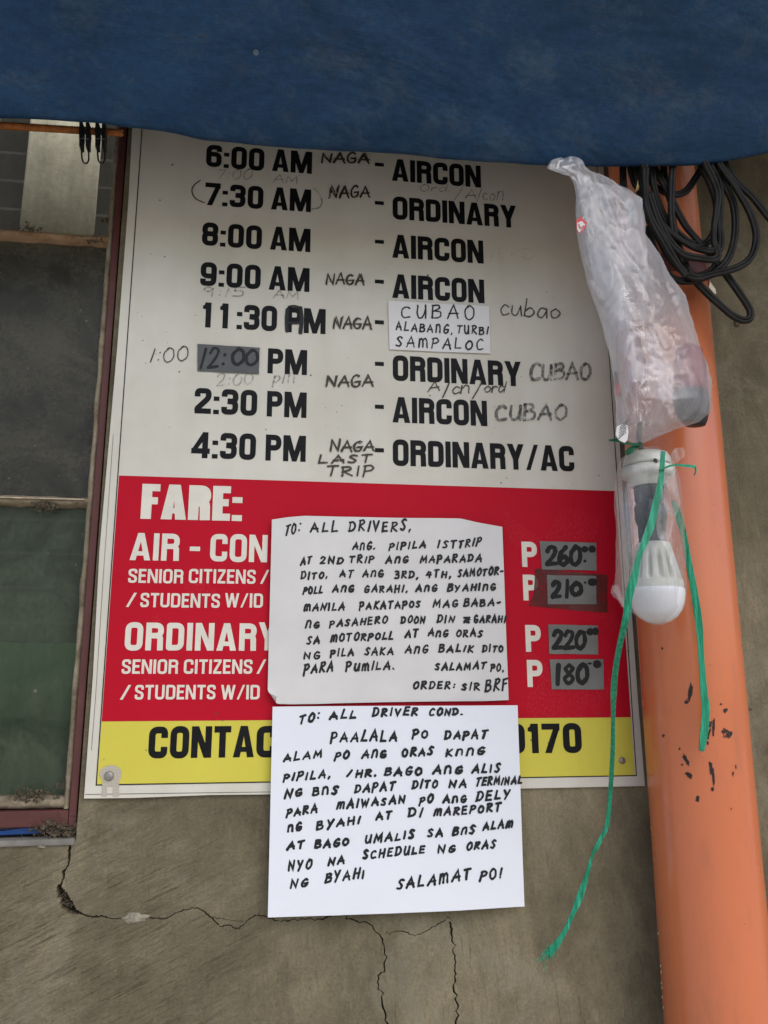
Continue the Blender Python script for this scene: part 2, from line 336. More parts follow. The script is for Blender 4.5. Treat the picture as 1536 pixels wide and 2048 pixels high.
STEELN = simple('galvanised', (.30, .28, .25), .4, .3, 220, .5, .3, metal=.6)
GROUND = simple('concrete_ground', (.46, .43, .37), .9, .15, 4, .2, .2)
RAW = simple('broken_render', (.30, .27, .21), .95, .4, 130, .1, .9)

# ------------------------------------------------------------------ printed capitals
class Pen:
    """flat marks on a plane: every stroke a ribbon of its own, each a hair in front of the last"""
    def __init__(s, y, step=.000012): s.v = []; s.f = []; s.y = y; s.step = step; s.depth = None
    def face(s, pts):
        b = len(s.v); s.v += [(p[0], s.y, p[1]) for p in pts]; s.f.append(tuple(range(b, b + len(pts)))); s.y -= s.step
    def ribbon(s, pts, wd, closed=False, cap=False):
        pts = [Vector(p) for p in pts]; q = [pts[0]]
        for p in pts[1:]:
            if (p - q[-1]).length > 1e-7: q.append(p)
        if closed and (q[0] - q[-1]).length < 1e-7: q.pop()
        pts = q; n = len(pts)
        if n < 2: return
        L = []; Rr = []
        for i, p in enumerate(pts):
            a_ = pts[i - 1] if (i > 0 or closed) else None; c_ = pts[(i + 1) % n] if (i < n - 1 or closed) else None
            d1 = (p - a_).normalized() if a_ is not None else None; d2 = (c_ - p).normalized() if c_ is not None else None
            if d1 is None: d1 = d2
            if d2 is None: d2 = d1
            t = d1 + d2
            t = t.normalized() if t.length > .2 else d1
            nn = Vector((-t.y, t.x)); k = 1 / max(.5, nn.dot(Vector((-d1.y, d1.x))))
            ww = (wd[i] if isinstance(wd, (list, tuple)) else wd) / 2
            L.append(p + nn * ww * k); Rr.append(p - nn * ww * k)
        b = len(s.v); dy = s.step / max(n, 1)
        for i in range(n): s.v += [(L[i].x, s.y - dy * i, L[i].y), (Rr[i].x, s.y - dy * i, Rr[i].y)]
        for i in range(n - 1 + (1 if closed else 0)):
            j = (i + 1) % n; s.f.append((b + 2 * i, b + 2 * i + 1, b + 2 * j + 1, b + 2 * j))
        if cap:
            for i, sg in ((0, -1), (n - 1, 1)):
                d = (pts[1] - pts[0]).normalized() if i == 0 else (pts[-1] - pts[-2]).normalized()
                ww = (wd[i] if isinstance(wd, (list, tuple)) else wd) / 2
                nn = Vector((-d.y, d.x)); arc = [pts[i] + (nn * math.cos(t) + d * (sg * math.sin(t))) * ww for t in [math.pi * k / 6 for k in range(7)]]
                bb = len(s.v); s.v += [(p.x, s.y - dy * i, p.y) for p in arc]; s.f.append(tuple(range(bb, bb + 7)))
        s.y -= s.step
    def build(s, name, m, parent, label=None):
        if s.depth: s.v = [(x, s.depth(x, z) + (y - s.y0), z) for x, y, z in s.v]
        me_o = link(name, s.v, s.f, m, parent)
        bm = bmesh.new(); bm.from_mesh(me_o.data)
        for f in bm.faces:
            f.normal_update()
            if f.normal.y > 0: f.normal_flip()
        bm.to_mesh(me_o.data); bm.free()
        if label: me_o['label'] = label
        return me_o

def fillet(pts, closed=False, k=6):
    out = []; n = len(pts)
    for i, (x, y, r) in enumerate(pts):
        if r == 0 or (not closed and i in (0, n - 1)): out.append((x, y)); continue
        p = Vector((x, y)); a_ = Vector(pts[i - 1][:2]); c_ = Vector(pts[(i + 1) % n][:2])
        d1 = (a_ - p).normalized(); d2 = (c_ - p).normalized(); ang = d1.angle(d2); tl = min(r / math.tan(ang / 2), (a_ - p).length * .5, (c_ - p).length * .5)
        s_ = p + d1 * tl; e_ = p + d2 * tl
        for j in range(k + 1):
            t = j / k; q = s_.lerp(p, t).lerp(p.lerp(e_, t), t); q = q.lerp(s_.lerp(e_, t), -.12 * 4 * t * (1 - t) * .3); out.append((q.x, q.y))
    return out
def glyph(ch, s):
    """returns advance width and [('r', pts, closed) | ('p', pts)], cap height 1, stem s"""
    h = s / 2; W = .62; r = .19; hh = min(s, .205)    # hh: height of flat bars
    def bar(x0, x1, y0): return ('p', [(x0, y0), (x1, y0), (x1, y0 + hh), (x0, y0 + hh)])
    if ch in 'OD0':
        w = W if ch != 'D' else W
        if ch == 'D': return w, [('r', fillet([(h, h, 0.02), (w - h, h, r), (w - h, 1 - h, r), (h, 1 - h, 0.02)], True), True)]
        return w, [('r', fillet([(h, h - .012, r), (w - h, h - .012, r), (w - h, 1 - h + .012, r), (h, 1 - h + .012, r)], True), True)]
    if ch == 'C': return W, [('r', fillet([(W - h, .64, 0), (W - h, 1 - h, r), (h, 1 - h, r), (h, h, r), (W - h, h, r), (W - h, .36, 0)]), False)]
    if ch == 'U': return W, [('r', fillet([(h, 1, 0), (h, h, r), (W - h, h, r), (W - h, 1, 0)]), False)]
    if ch == 'I': return s, [('r', [(h, 0), (h, 1)], False)]
    if ch in '1i': return (.60 if ch == '1' else s * 1.62), [('r', [(s * 1.05, 0), (s * 1.05, 1)], False), ('p', [(s * .58, 1), (s * .58, .72), (0, .74), (0, .86), (s * .3, .9), (s * .45, 1)])]
    if ch == 'A':
        w = .70; sl = s * 1.06; m = w / 2; t = s * .56
        return w, [('p', [(0, 0), (sl, 0), (m + .02, .78), (m + .0, 1), (m - t, 1)]), ('p', [(w, 0), (w - sl, 0), (m - .02, .78), (m + .0, 1), (m + t, 1)]), ('p', [(.14, .17), (w - .14, .17), (w - .19, .33), (.19, .33)])]
    if ch == 'N': return .66, [('r', [(h * .95, 0), (h * .95, 1)], False), ('r', [(.66 - h * .95, 0), (.66 - h * .95, 1)], False), ('p', [(0.02, 1), (s * 1.05, 1), (.64, 0), (.64 - s * 1.03, 0)])]
    if ch == 'M':
        w = .88; m = w / 2; a_ = s * .92
        return w, [('r', [(a_ / 2, 0), (a_ / 2, 1)], False), ('r', [(w - a_ / 2, 0), (w - a_ / 2, 1)], False), ('p', [(.02, 1), (a_ * 1.35, 1), (m + .01, .36), (m + .01, 0), (m - s * .42, 0)]), ('p', [(w - .02, 1), (w - a_ * 1.35, 1), (m - .01, .36), (m - .01, 0), (m + s * .42, 0)])]
    if ch in 'RP':
        w = .62; y = .44 if ch == 'R' else .40
        L = [('r', [(h, 0), (h, 1)], False), ('r', fillet([(h, 1 - h, 0), (w - h, 1 - h, r), (w - h, y + h * .9, r), (h, y + h * .9, 0)]), False)]
        if ch == 'R': L.append(('r', fillet([(w - h * 2.2, y + hh * .5, 0), (w - h * 1.15, y + .02, .1), (w - h * 1.05, 0, 0)]), False))
        return w, L
    if ch in 'EF':
        w = .50; L = [('r', [(h, 0), (h, 1)], False), bar(h, w, 1 - hh), bar(h, w - .05, .52 - hh / 2)]
        if ch == 'E': L.append(bar(h, w, 0))
        return w, L
    if ch == 'T': return .56, [('r', [(.28, 0), (.28, 1)], False), bar(0, .56, 1 - hh)]
    if ch == 'Y': return .68, [('r', [(.34, 0), (.34, .46)], False), ('p', [(0, 1), (s * 1.08, 1), (.34 + h, .42), (.34 - h, .38)]), ('p', [(.68, 1), (.68 - s * 1.08, 1), (.34 - h, .42), (.34 + h, .38)])]
    if ch == 'W':
        w = .95; q = s * .95
        def di(x0, x1): return ('p', [(x0 - q / 2, 1), (x0 + q / 2, 1), (x1 + q / 2, 0), (x1 - q / 2, 0)])
        return w, [di(q / 2, .27), di(w / 2, .27), di(w / 2, w - .27), di(w - q / 2, w - .27)]
    if ch == 'Z': return .54, [bar(.02, .53, 1 - hh), bar(0, .54, 0), ('p', [(.53 - s * 1.1, 1 - hh), (.53, 1 - hh), (s * 1.12, hh), (0, hh)])]
    if ch == 'S': return .58, [('r', fillet([(.58 - h, .68, 0), (.58 - h, 1 - h, r), (h, 1 - h, r), (h, .60, .2), (.58 - h, .42, .2), (.58 - h, h, r), (h, h, r), (h, .33, 0)], k=8), False)]
    if ch == '2': return W, [('r', fillet([(h, .66, 0), (h, 1 - h, r), (W - h, 1 - h, r), (W - h, .62, .3), (h * 1.1, .20, .12), (h * 1.1, h, 0)], k=8), False), bar(.02, W, 0)]
    if ch == '3': return W, [('r', fillet([(h, .70, 0), (h, 1 - h, r), (W - h, 1 - h, r), (W - h, .53, .16), (.22, .53, 0)]), False), ('r', fillet([(.22, .52, 0), (W - h, .50, .16), (W - h, h, r), (h, h, r), (h, .30, 0)]), False)]
    if ch == '4': return .68, [('r', [(.50, 0), (.50, 1)], False), bar(0, .68, .17), ('p', [(.41, 1), (.52, 1), (.52, .80), (.20, .32), (0, .32), (0, .30)])]
    if ch == '7': return .60, [bar(0, .60, 1 - hh), ('p', [(.60 - s * 1.02, 1 - hh), (.60, 1 - hh), (.60, .86), (.09 + s, 0), (.09, 0)])]
    if ch == '6': return W, [('r', fillet([(W - h, .70, 0), (W - h, 1 - h, r), (h, 1 - h, r), (h, h, r), (W - h, h, r), (W - h, .58, r), (h, .58, 0)]), False)]
    if ch == '9': return W, [('r', fillet([(h, .30, 0), (h, h, r), (W - h, h, r), (W - h, 1 - h, r), (h, 1 - h, r), (h, .42, r), (W - h, .42, 0)]), False)]
    if ch == '8': return W, [('r', fillet([(h, .52, .15), (W - h, .52, .15), (W - h, 1 - h, r), (h, 1 - h, r)], True), True), ('r', fillet([(h, h, r), (W - h, h, r), (W - h, .51, .15), (h, .51, .15)], True), True)]
    if ch == ':': return s, [('p', [(0, 0), (s, 0), (s, .17), (0, .17)]), ('p', [(0, .52), (s, .52), (s, .69), (0, .69)])]
    if ch == '-': return .36, [('p', [(0, .34), (.36, .34), (.36, .50), (0, .50)])]
    if ch == '/': return .52, [('p', [(0, 0), (s * .82, 0), (.52, 1), (.52 - s * .82, 1)])]
    if ch == ' ': return .16, []
    raise KeyError(ch)
def printed(pen, text, xl, xr, yb, h=None, top=None, s=.21, gap=.085, xtop=None):
    """text from pixel column xl to xr with its baseline at pixel row yb (at xl) and its cap line at row top"""
    a_ = P(xl, yb); z0 = a_.z; hz = h if h else P(xl, top).z - z0
    # the printed line is level: find the right end on the level line
    x0 = a_.x; lo = P(xr, yb); x1 = lo.x
    for _ in range(4):
        py = yb + (lo.z - z0) * 1700; lo = P(xr, py); x1 = lo.x; yb = py
    adv = 0; items = []
    for i, c in enumerate(text):
        w_, g = glyph(c, s); items.append((adv, g)); adv += w_ + (gap if i < len(text) - 1 else 0)
    k = (x1 - x0) / adv
    for off, g in items:
        for it in g:
            pts = [(x0 + (off + u) * k, z0 + v * hz) for u, v in it[1]]
            if it[0] == 'p': pen.face(pts)
            else:
                # stroke width follows the anisotropic scale: build in glyph space, then scale
                q = Pen(pen.y, pen.step); q.ribbon([(off + u, v) for u, v in it[1]], s, it[2])
                b = len(pen.v); pen.v += [(x0 + x * k, y, z0 + z * hz) for x, y, z in q.v]; pen.f += [tuple(i + b for i in f) for f in q.f]; pen.y = q.y

# ------------------------------------------------------------------ handwriting
def C(*p): return ('c', p)
def Lp(*p): return ('l', p)
HW = {
 'A': (.78, [Lp((0, 0), (.42, 1), (.78, 0)), Lp((.10, .36), (.74, .38))]),
 'B': (.62, [Lp((.04, 1), (0, 0)), C((.0, .98), (.45, 1), (.52, .76), (.12, .54)), C((.12, .54), (.58, .5), (.60, .14), (.25, 0), (-.04, .03))]),
 'C': (.62, [C((.60, .86), (.40, 1), (.10, .78), (.02, .36), (.20, .02), (.62, .10))]),
 'D': (.68, [Lp((.06, .96), (.02, 0)), C((-.04, .96), (.40, .98), (.66, .62), (.50, .16), (-.04, .02))]),
 'E': (.56, [Lp((.52, .98), (.04, .96), (0, .02), (.56, .03)), Lp((.02, .50), (.46, .53))]),
 'F': (.56, [Lp((.56, 1), (.06, .96), (0, -.1)), Lp((.02, .50), (.46, .53))]),
 'G': (.66, [C((.58, .88), (.36, 1), (.06, .66), (.08, .14), (.36, 0), (.60, .16), (.62, .42)), Lp((.30, .42), (.66, .44))]),
 'H': (.66, [Lp((.04, 1), (0, 0)), Lp((.64, 1), (.60, 0)), Lp((.0, .48), (.66, .54))]),
 'I': (.14, [Lp((.10, 1), (.02, 0))]),
 'J': (.5, [C((.45, 1), (.44, .3), (.25, 0), (0, .2))]),
 'K': (.62, [Lp((.06, 1), (0, 0)), Lp((.58, 1), (.05, .46), (.62, 0))]),
 'L': (.54, [Lp((.10, 1), (0, .03), (.54, .05))]),
 'M': (.86, [Lp((0, 0), (.10, .96), (.42, .30), (.76, 1), (.84, 0))]),
 'm': (.86, [Lp((.0, 0), (.08, .86)), C((.06, .6), (.24, .9), (.40, .72), (.40, .04)), C((.40, .6), (.60, .92), (.80, .72), (.84, .0))]),
 'N': (.70, [Lp((0, 0), (.06, .98), (.60, .04), (.70, 1))]),
 'n': (.66, [Lp((.0, 0), (.08, .90)), C((.05, .70), (.30, .96), (.56, .78), (.60, .02))]),
 'O': (.66, [C((.34, 1), (.04, .70), (.06, .20), (.34, 0), (.64, .30), (.60, .80), (.34, 1), (.20, .92))]),
 'P': (.60, [Lp((.08, .98), (-.03, -.12)), C((-.02, .94), (.40, 1.02), (.60, .74), (.40, .50), (.04, .42))]),
 'R': (.64, [Lp((.06, .98), (0, 0)), C((-.02, .96), (.42, 1.0), (.54, .74), (.08, .48)), Lp((.08, .48), (.64, .02))]),
 'S': (.54, [C((.54, .90), (.30, 1.02), (.08, .80), (.28, .54), (.46, .28), (.28, .02), (-.02, .10))]),
 'T': (.66, [Lp((0, .94), (.66, 1)), Lp((.34, .98), (.26, 0))]),
 'U': (.64, [C((.04, 1), (.02, .40), (.16, .02), (.44, .10), (.58, .60), (.60, 1)), Lp((.6, 1), (.64, .0))]),
 'V': (.62, [Lp((0, 1), (.28, 0), (.62, 1))]),
 'W': (.9, [Lp((0, 1), (.2, 0), (.45, .7), (.66, 0), (.9, 1))]),
 'Y': (.66, [Lp((.02, 1), (.28, .46)), Lp((.66, 1), (.14, -.12))]),
 '0': (.60, [C((.32, 1), (.04, .66), (.06, .18), (.30, 0), (.58, .30), (.54, .82), (.32, 1), (.2, .92))]),
 '1': (.16, [Lp((.14, 1), (.0, 0))]),
 '2': (.60, [C((.02, .76), (.20, 1), (.50, .90), (.44, .55), (.02, .03)), Lp((.02, .03), (.60, .06))]),
 '3': (.56, [C((.04, .94), (.36, 1), (.50, .76), (.18, .54)), C((.18, .54), (.56, .44), (.48, .06), (.0, .04))]),
 '4': (.62, [Lp((.22, 1), (.02, .40), (.62, .44)), Lp((.50, .86), (.42, -.05))]),
 '5': (.56, [Lp((.56, .98), (.14, .96), (.08, .58)), C((.08, .58), (.46, .56), (.44, .08), (.0, .04))]),
 '6': (.56, [C((.44, 1), (.10, .60), (.06, .12), (.32, 0), (.54, .22), (.36, .46), (.08, .30))]),
 '7': (.56, [Lp((0, .98), (.56, 1), (.14, 0))]),
 '8': (.56, [C((.50, .84), (.28, 1), (.06, .80), (.28, .54), (.52, .26), (.28, 0), (.02, .24), (.28, .54), (.50, .84))]),
 '9': (.56, [C((.5, .8), (.25, 1), (.06, .75), (.28, .52), (.5, .8)), Lp((.5, .85), (.44, 0))]),
 'l': (.16, [Lp((.09, 1), (.06, 0))]), '(': (.3, [C((.3, 1.0), (.04, .7), (.04, .3), (.34, .0))]), ')': (.3, [C((0, 1.0), (.28, .7), (.26, .22), (-.06, .0))]),
 'a': (.6, [C((.5, .56), (.2, .6), (.04, .2), (.25, 0), (.48, .3), (.54, .58)), Lp((.54, .58), (.58, 0))]),
 'b': (.56, [Lp((.06, 1.2), (.0, .04)), C((.02, .36), (.3, .6), (.54, .3), (.3, 0), (.0, .06))]),
 'c': (.5, [C((.48, .5), (.25, .62), (.04, .3), (.2, 0), (.5, .12))]),
 'd': (.58, [C((.5, .5), (.2, .58), (.04, .2), (.25, 0), (.5, .3)), Lp((.62, 1.0), (.52, 0))]),
 'o': (.55, [C((.28, .6), (.04, .36), (.14, .02), (.4, .04), (.54, .36), (.28, .6))]),
 'p': (.5, [Lp((.06, .62), (-.06, -.35)), C((.04, .5), (.3, .66), (.46, .4), (.2, .08), (.0, .14))]),
 'r': (.4, [Lp((.02, .6), (.0, 0)), C((.0, .3), (.15, .58), (.4, .56))]),
 'u': (.6, [C((.04, .6), (.04, .1), (.3, .04), (.5, .6)), Lp((.5, .6), (.58, .0))]),
 'x': (.66, [C((0, .6), (.04, .08), (.3, .04), (.34, .5), (.4, .04), (.66, .1), (.66, .6))]),
 'i': (.66, [Lp((.0, 0), (.04, .6)), C((.02, .3), (.3, .62), (.5, .5), (.52, 0))]),
 '.': (.12, [Lp((.04, .0), (.07, .03))]), ',': (.16, [Lp((.10, .08), (.02, -.16))]), ':': (.16, [Lp((.06, .14), (.08, .17)), Lp((.10, .62), (.12, .65))]),
 '-': (.4, [Lp((.02, .38), (.40, .42))]), '/': (.36, [Lp((0, -.25), (.36, 1.1))]), '!': (.14, [Lp((.12, 1.1), (.06, .35)), Lp((.03, .04), (.05, .07))]),
 '*': (.6, [C((.1, .1), (.4, .8), (.15, .7), (.5, .2), (.2, .4), (.5, .6), (.1, .3), (.5, .1)), Lp((.05, .8), (.5, .85))]), ' ': (.35, []),
}
rng = random.Random(21)
def written(pen, zf, text, x0, x1, y0, y1, h, wd, lean=.06, gap=.20, jit=.05, y=None, narrow=None):
    """a handwritten word between two columns of a survey frame zf, baseline from y0 to y1, letters h tall, pen wd wide (metres)"""
    adv = 0; it = []
    for i, c in enumerate(text):
        w_, st = HW[c]; it.append((adv, st)); adv += w_ + (gap if i < len(text) - 1 else 0)
    kx = (x1 - x0) / adv
    for off, st in it:
        sc = 1 + rng.uniform(-jit, jit) * 1.6; dy = rng.uniform(-jit, jit) * .7; sh = lean + rng.uniform(-jit, jit)
        for kind, pts in st:
            q = smooth_path(pts, 6) if kind == 'c' else [pts[0]] + [tuple(lerp(a_, b_, t) for a_, b_ in zip(p, q2)) for p, q2 in zip(pts, pts[1:]) for t in (.5, 1)]
            out = []
            for u, v in q:
                u += rng.uniform(-1, 1) * jit * .22; v = v * sc + dy + rng.uniform(-1, 1) * jit * .22
                xx = x0 + (off + u) * kx + sh * v * h; t = (xx - x0) / max(1, x1 - x0)
                p = P(*zf(xx, lerp(y0, y1, t) - v * h)); out.append((p.x, p.z))
            b0 = rng.uniform(.82, 1.12); ph = rng.uniform(0, 50); ws = [wd * b0 * (1 + .30 * noise.noise((ph + i_ * .35, 0, 0))) for i_, _ in enumerate(out)]
            pen.ribbon(out, ws, cap=True)
def line(zf, pts, pen, wd):
    q = smooth_path(pts, 6); pen.ribbon([(P(*zf(*p)).x, P(*zf(*p)).z) for p in q], wd, cap=True)

# ================================================================== the setting
g = MB(); g.add([(-30, -40, -1.3), (30, -40, -1.3), (30, 12, -1.3), (-30, 12, -1.3)], [(0, 1, 2, 3)])
go = g.build('ground', GROUND); go['kind'] = 'structure'

# window opening
XO = P(203, 990, 0).x            # right edge of the opening
ZO = P(100, 1683, 0).z           # sill
wl = MB(); wl.box(-1.7, 2.7, 0, .16, -1.32, 1.6)
wall = wl.build('concrete_wall', WALL)
tag(wall, 'bare grey brown cement wall with long cracks under the fare sign', 'wall')
cut = MB(); cut.box(-.62, XO, -.05, .25, ZO, 1.12); cutters = [cut]
Zc = Z1(0, 1400, 2.743)
def crack(pts, ws, zf, dep=.022, sub=8):
    q = smooth_path([p + (w_,) for p, w_ in zip(pts, ws)], sub); L = []; Rr = []
    for i, (x, y, w_) in enumerate(q):
        a_ = q[max(0, i - 1)]; b_ = q[min(len(q) - 1, i + 1)]; t = Vector((b_[0] - a_[0], b_[1] - a_[1])); t = t.normalized() if t.length else Vector((1, 0)); n_ = Vector((-t.y, t.x))
        o = noise.noise((x * .11, y * .11, 3)) * 6 + noise.noise((x * .3, y * .3, 9)) * 4.5 + noise.noise((x * .9, y * .9, 2)) * 3; ww = 1.6 * max(.35, w_ * (1 + .7 * noise.noise((x * .2, y * .2, 5))))
        e = 0 if i in (0, len(q) - 1) else 1
        L.append((x + n_.x * (o + ww * e), y + n_.y * (o + ww * e))); Rr.append((x + n_.x * (o - ww * e * .99), y + n_.y * (o - ww * e * .99)))
    m = MB(); n = len(L); vs = []
    for (l, r_) in zip(L, Rr):
        pl, pr = P(*zf(*l)), P(*zf(*r_)); md = (pl + pr) / 2
        vs += [(pl.x, -.004, pl.z), (pr.x, -.004, pr.z), (lerp(pr.x, md.x, .15), dep, lerp(pr.z, md.z, .15)), (lerp(pl.x, md.x, .15), dep, lerp(pl.z, md.z, .15))]
    fs = [(0, 1, 2, 3), tuple(4 * (n - 1) + k for k in (3, 2, 1, 0))]
    for i in range(n - 1):
        for k in range(4): fs.append((4 * i + k, 4 * i + (k + 1) % 4, 4 * i + 4 + (k + 1) % 4, 4 * i + 4 + k))
    m.add(vs, fs); cutters.append(m)
crack([(384, 775), (380, 830), (378, 885), (362, 925), (347, 945), (351, 970), (338, 1000), (325, 1030), (345, 1075), (375, 1130), (410, 1160), (450, 1172), (500, 1190), (560, 1186), (620, 1200), (690, 1198), (760, 1192), (840, 1195), (905, 1200), (960, 1172), (1010, 1152), (1060, 1140), (1105, 1150), (1140, 1180), (1180, 1215), (1210, 1243), (1255, 1235), (1300, 1255), (1345, 1222), (1400, 1183), (1460, 1190), (1530, 1215)],
      [3, 5, 4, 2.5, 6, 4, 3, 10, 17, 20, 12, 4, 3, 3, 2.2, 2.2, 2.5, 2.6, 2.4, 2, 2, 2, 2.4, 2.6, 2.4, 2, 2.6, 2.2, 1.8, 2, 2, 2], Zc)
Zp = lambda x, y: (x, y)
crack([(560, 1843), (600, 1838), (640, 1838), (680, 1825), (700, 1838), (740, 1850), (765, 1885), (770, 1930), (755, 1960), (765, 2000), (775, 2060)], [.8, .7, .8, 1.6, 1.0, .8, .8, 1.0, .9, 1., 1.], Zp)
crack([(770, 1868), (800, 1862), (830, 1872), (860, 1858), (885, 1842), (905, 1838)], [.5, .6, .6, .7, .6, .5], Zp)
crack([(903, 1842), (905, 1880), (912, 1930), (908, 1975), (915, 2010), (912, 2060)], [1.8, 1.0, 1.1, 1.0, 1.2, 1.], Zp)
crack([(1118, 1155), (1160, 1188), (1220, 1200), (1300, 1212), (1340, 1218)], [1, 1.2, 1, 1, .7], Zc)
def boolean(o, mb):
    c = mb.build('cutter', WALL)
    md = o.modifiers.new('b', 'BOOLEAN'); md.operation = 'DIFFERENCE'; md.solver = 'EXACT'; md.object = c
    bpy.context.view_layer.update(); dg = bpy.context.evaluated_depsgraph_get()
    me = bpy.data.meshes.new_from_object(o.evaluated_get(dg)); o.modifiers.clear()
    if len(me.polygons) > 5: o.data = me
    o.data.name = 'concrete_wall'
    bpy.data.objects.remove(c)
for c_ in cutters: boolean(wall, c_)
# spalled spots of the render along the crack and under the cable loop
def chip(name, px, py, wpx, hpx, seed, m=RAW, dep=.003):
    b = MB(); vs = []; n = 18; c0 = P(px, py); s_ = .00058
    vs.append((c0.x, -dep, c0.z))
    for ring, rr in ((1, .55), (2, 1.)):
        for k in range(n):
            t = 2 * math.pi * k / n; q = rr * (1 + .45 * noise.noise((math.cos(t) * 1.5, math.sin(t) * 1.5, seed)))
            vs.append((c0.x + math.cos(t) * wpx * s_ * q, -dep * (.8 if ring == 1 else -.15) * (1 + .6 * noise.noise((k * .9, ring, seed))), c0.z + math.sin(t) * hpx * s_ * q))
    fs = [(0, 1 + k, 1 + (k + 1) % n) for k in range(n)] + [(1 + k, 1 + n + k, 1 + n + (k + 1) % n, 1 + (k + 1) % n) for k in range(n)]
    b.add(vs, fs); return b.build(name, m, wall)
chip('rough_patch', 272, 1836, 24, 9, 2.1); chip('rough_patch', 1474, 648, 11, 9, 5.3, DIRT, .004); chip('rough_patch', 1410, 620, 6, 6, 7.7); chip('rough_patch', 82, 1693, 8, 4, 4.4)
chip('rough_patch', 1495, 1418, 9, 5, 8.8, DIRT, .002)

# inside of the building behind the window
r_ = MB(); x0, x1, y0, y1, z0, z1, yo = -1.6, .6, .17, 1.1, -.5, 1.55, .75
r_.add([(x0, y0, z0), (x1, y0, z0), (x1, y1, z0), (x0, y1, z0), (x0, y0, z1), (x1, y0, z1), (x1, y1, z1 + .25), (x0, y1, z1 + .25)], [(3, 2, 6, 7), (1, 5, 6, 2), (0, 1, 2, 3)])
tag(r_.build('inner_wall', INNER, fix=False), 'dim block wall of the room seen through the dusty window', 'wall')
c0, c1 = P(60, 250, .95), P(165, 445, .95); b = MB(); cv = []; nx = 40
for i in range(nx + 1):
    x = lerp(c0.x, c1.x + .03, i / nx)
    for z in (c0.z + .25, c1.z - .10): cv.append((x, .95 + .0015 * math.sin(i * .35) + .0006 * math.sin(i * 1.1), z))
b.add(cv, [(2 * i, 2 * i + 1, 2 * i + 3, 2 * i + 2) for i in range(nx)]); co = b.build('curtain', CURTAIN, None, True, False)
sm = co.modifiers.new('s', 'SOLIDIFY'); sm.thickness = .002
tag(co, 'pale hanging curtain behind the top window pane', 'curtain')
c0, c1 = P(-40, 1285, .95), P(210, 1590, .95); b = MB(); cv = []  # sheet added to imitate the greenish reflection in the bottom pane
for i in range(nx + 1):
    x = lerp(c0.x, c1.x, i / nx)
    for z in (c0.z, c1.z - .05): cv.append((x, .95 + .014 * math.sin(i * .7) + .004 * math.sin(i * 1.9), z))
b.add(cv, [(2 * i, 2 * i + 1, 2 * i + 3, 2 * i + 2) for i in range(nx)]); co = b.build('green_stand_in', GREENB, None, True, False)
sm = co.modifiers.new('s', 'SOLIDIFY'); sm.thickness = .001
tag(co, 'added green sheet that gives the bottom window pane its green look', 'stand-in')

# window
win = empty('steel_window', (P(150, 1640, .01).x, .01, ZO), 'maroon steel window with three dusty panes left of the sign', 'window')
YF = .006
zt = 1.10
def wx(px, py, y=YF): return P(px, py, y).x
xs1 = (wx(222, 700) + wx(190, 1100) + wx(254, 300) + wx(154, 1600)) / 4; xs0 = (wx(208, 700) + wx(178, 1100) + wx(237, 300) + wx(141, 1600)) / 4
xp0 = (wx(193, 700) + wx(159, 1100) + wx(220, 300) + wx(127, 1600)) / 4
zr0, zr1 = P(70, 1655, YF).z, P(70, 1622, YF).z
f = MB(); f.box(xs0, xs1, YF, YF + .035, zr0, zt, .001); f.box(-.6, xs0 - .0005, YF + .0005, YF + .035, zr0, zr1, .001); f.build('frame', STEEL, win)
def rough_bar(x0, x1, z0, z1, y0, y1, name, m, seed, amp=.0022, n=70):
    """a member furred with dust: ragged edges, bevelled front"""
    vs = []; fs = []; vert = (z1 - z0) > (x1 - x0)
    prof = [(0, 1), (.12, .25), (.35, 0), (.7, .05), (.9, .3), (1, 1)]
    for i in range(n + 1):
        t = i / n
        for j, (s_, d) in enumerate(prof):
            o = noise.noise((t * 30, j * .9, seed)) * amp * (1.6 if j in (0, 5) else .7); dy = noise.noise((t * 45, j * 2.1, seed + 4)) * .0015
            y = lerp(y0, y1, d) + dy
            if vert: vs.append((lerp(x0, x1, s_) + (o if s_ < .95 else -abs(o) * .2), y, lerp(z0, z1, t)))
            else: vs.append((lerp(x0, x1, t), y, lerp(z0, z1, s_) + o))
    k = len(prof)
    for i in range(n):
        for j in range(k - 1): fs.append((i * k + j, i * k + j + 1, (i + 1) * k + j + 1, (i + 1) * k + j))
    b = MB(); b.add(vs, fs); return b.build(name, m, win, True)
rough_bar(xp0, xs0 + .001, zr1 + .001, zt, .009, .030, 'putty_bead', PUTTY, 3., .003, 160)
zb = P(70, 1592, .012).z; rough_bar(-.6, xp0 + .003, zr1 - .0005, zb, .011, .030, 'putty_bead', PUTTY, 8.)
za, zb2 = P(107, 480, .012).z, P(107, 461, .012).z; rough_bar(-.6, xp0 + .004, za, zb2, .010, .030, 'glazing_bar', TAN, 5.)
zc, zd = P(90, 1011, .012).z, P(90, 989, .012).z; rough_bar(-.6, xp0 + .004, zc, zd, .010, .030, 'glazing_bar', PUTTY, 6.)
b = MB(); zl = P(90, 997, .008).z; b.box(-.6, xp0, .007, .0098, zl - .0007, zl + .0007); b.build('glazing_bar', simple('bare_edge', (.45, .36, .25), .6, .3, 80), win)
for (z0_, z1_, gm_) in ((zb - .004, zc + .003, GLASS_B), (zd - .003, za + .003, GLASS_M), (zb2 - .003, zt, GLASS_T)):
    b = MB(); b.box(-.61, xp0 + .006, .024, .028, z0_, z1_); b.build('pane', gm_, win)
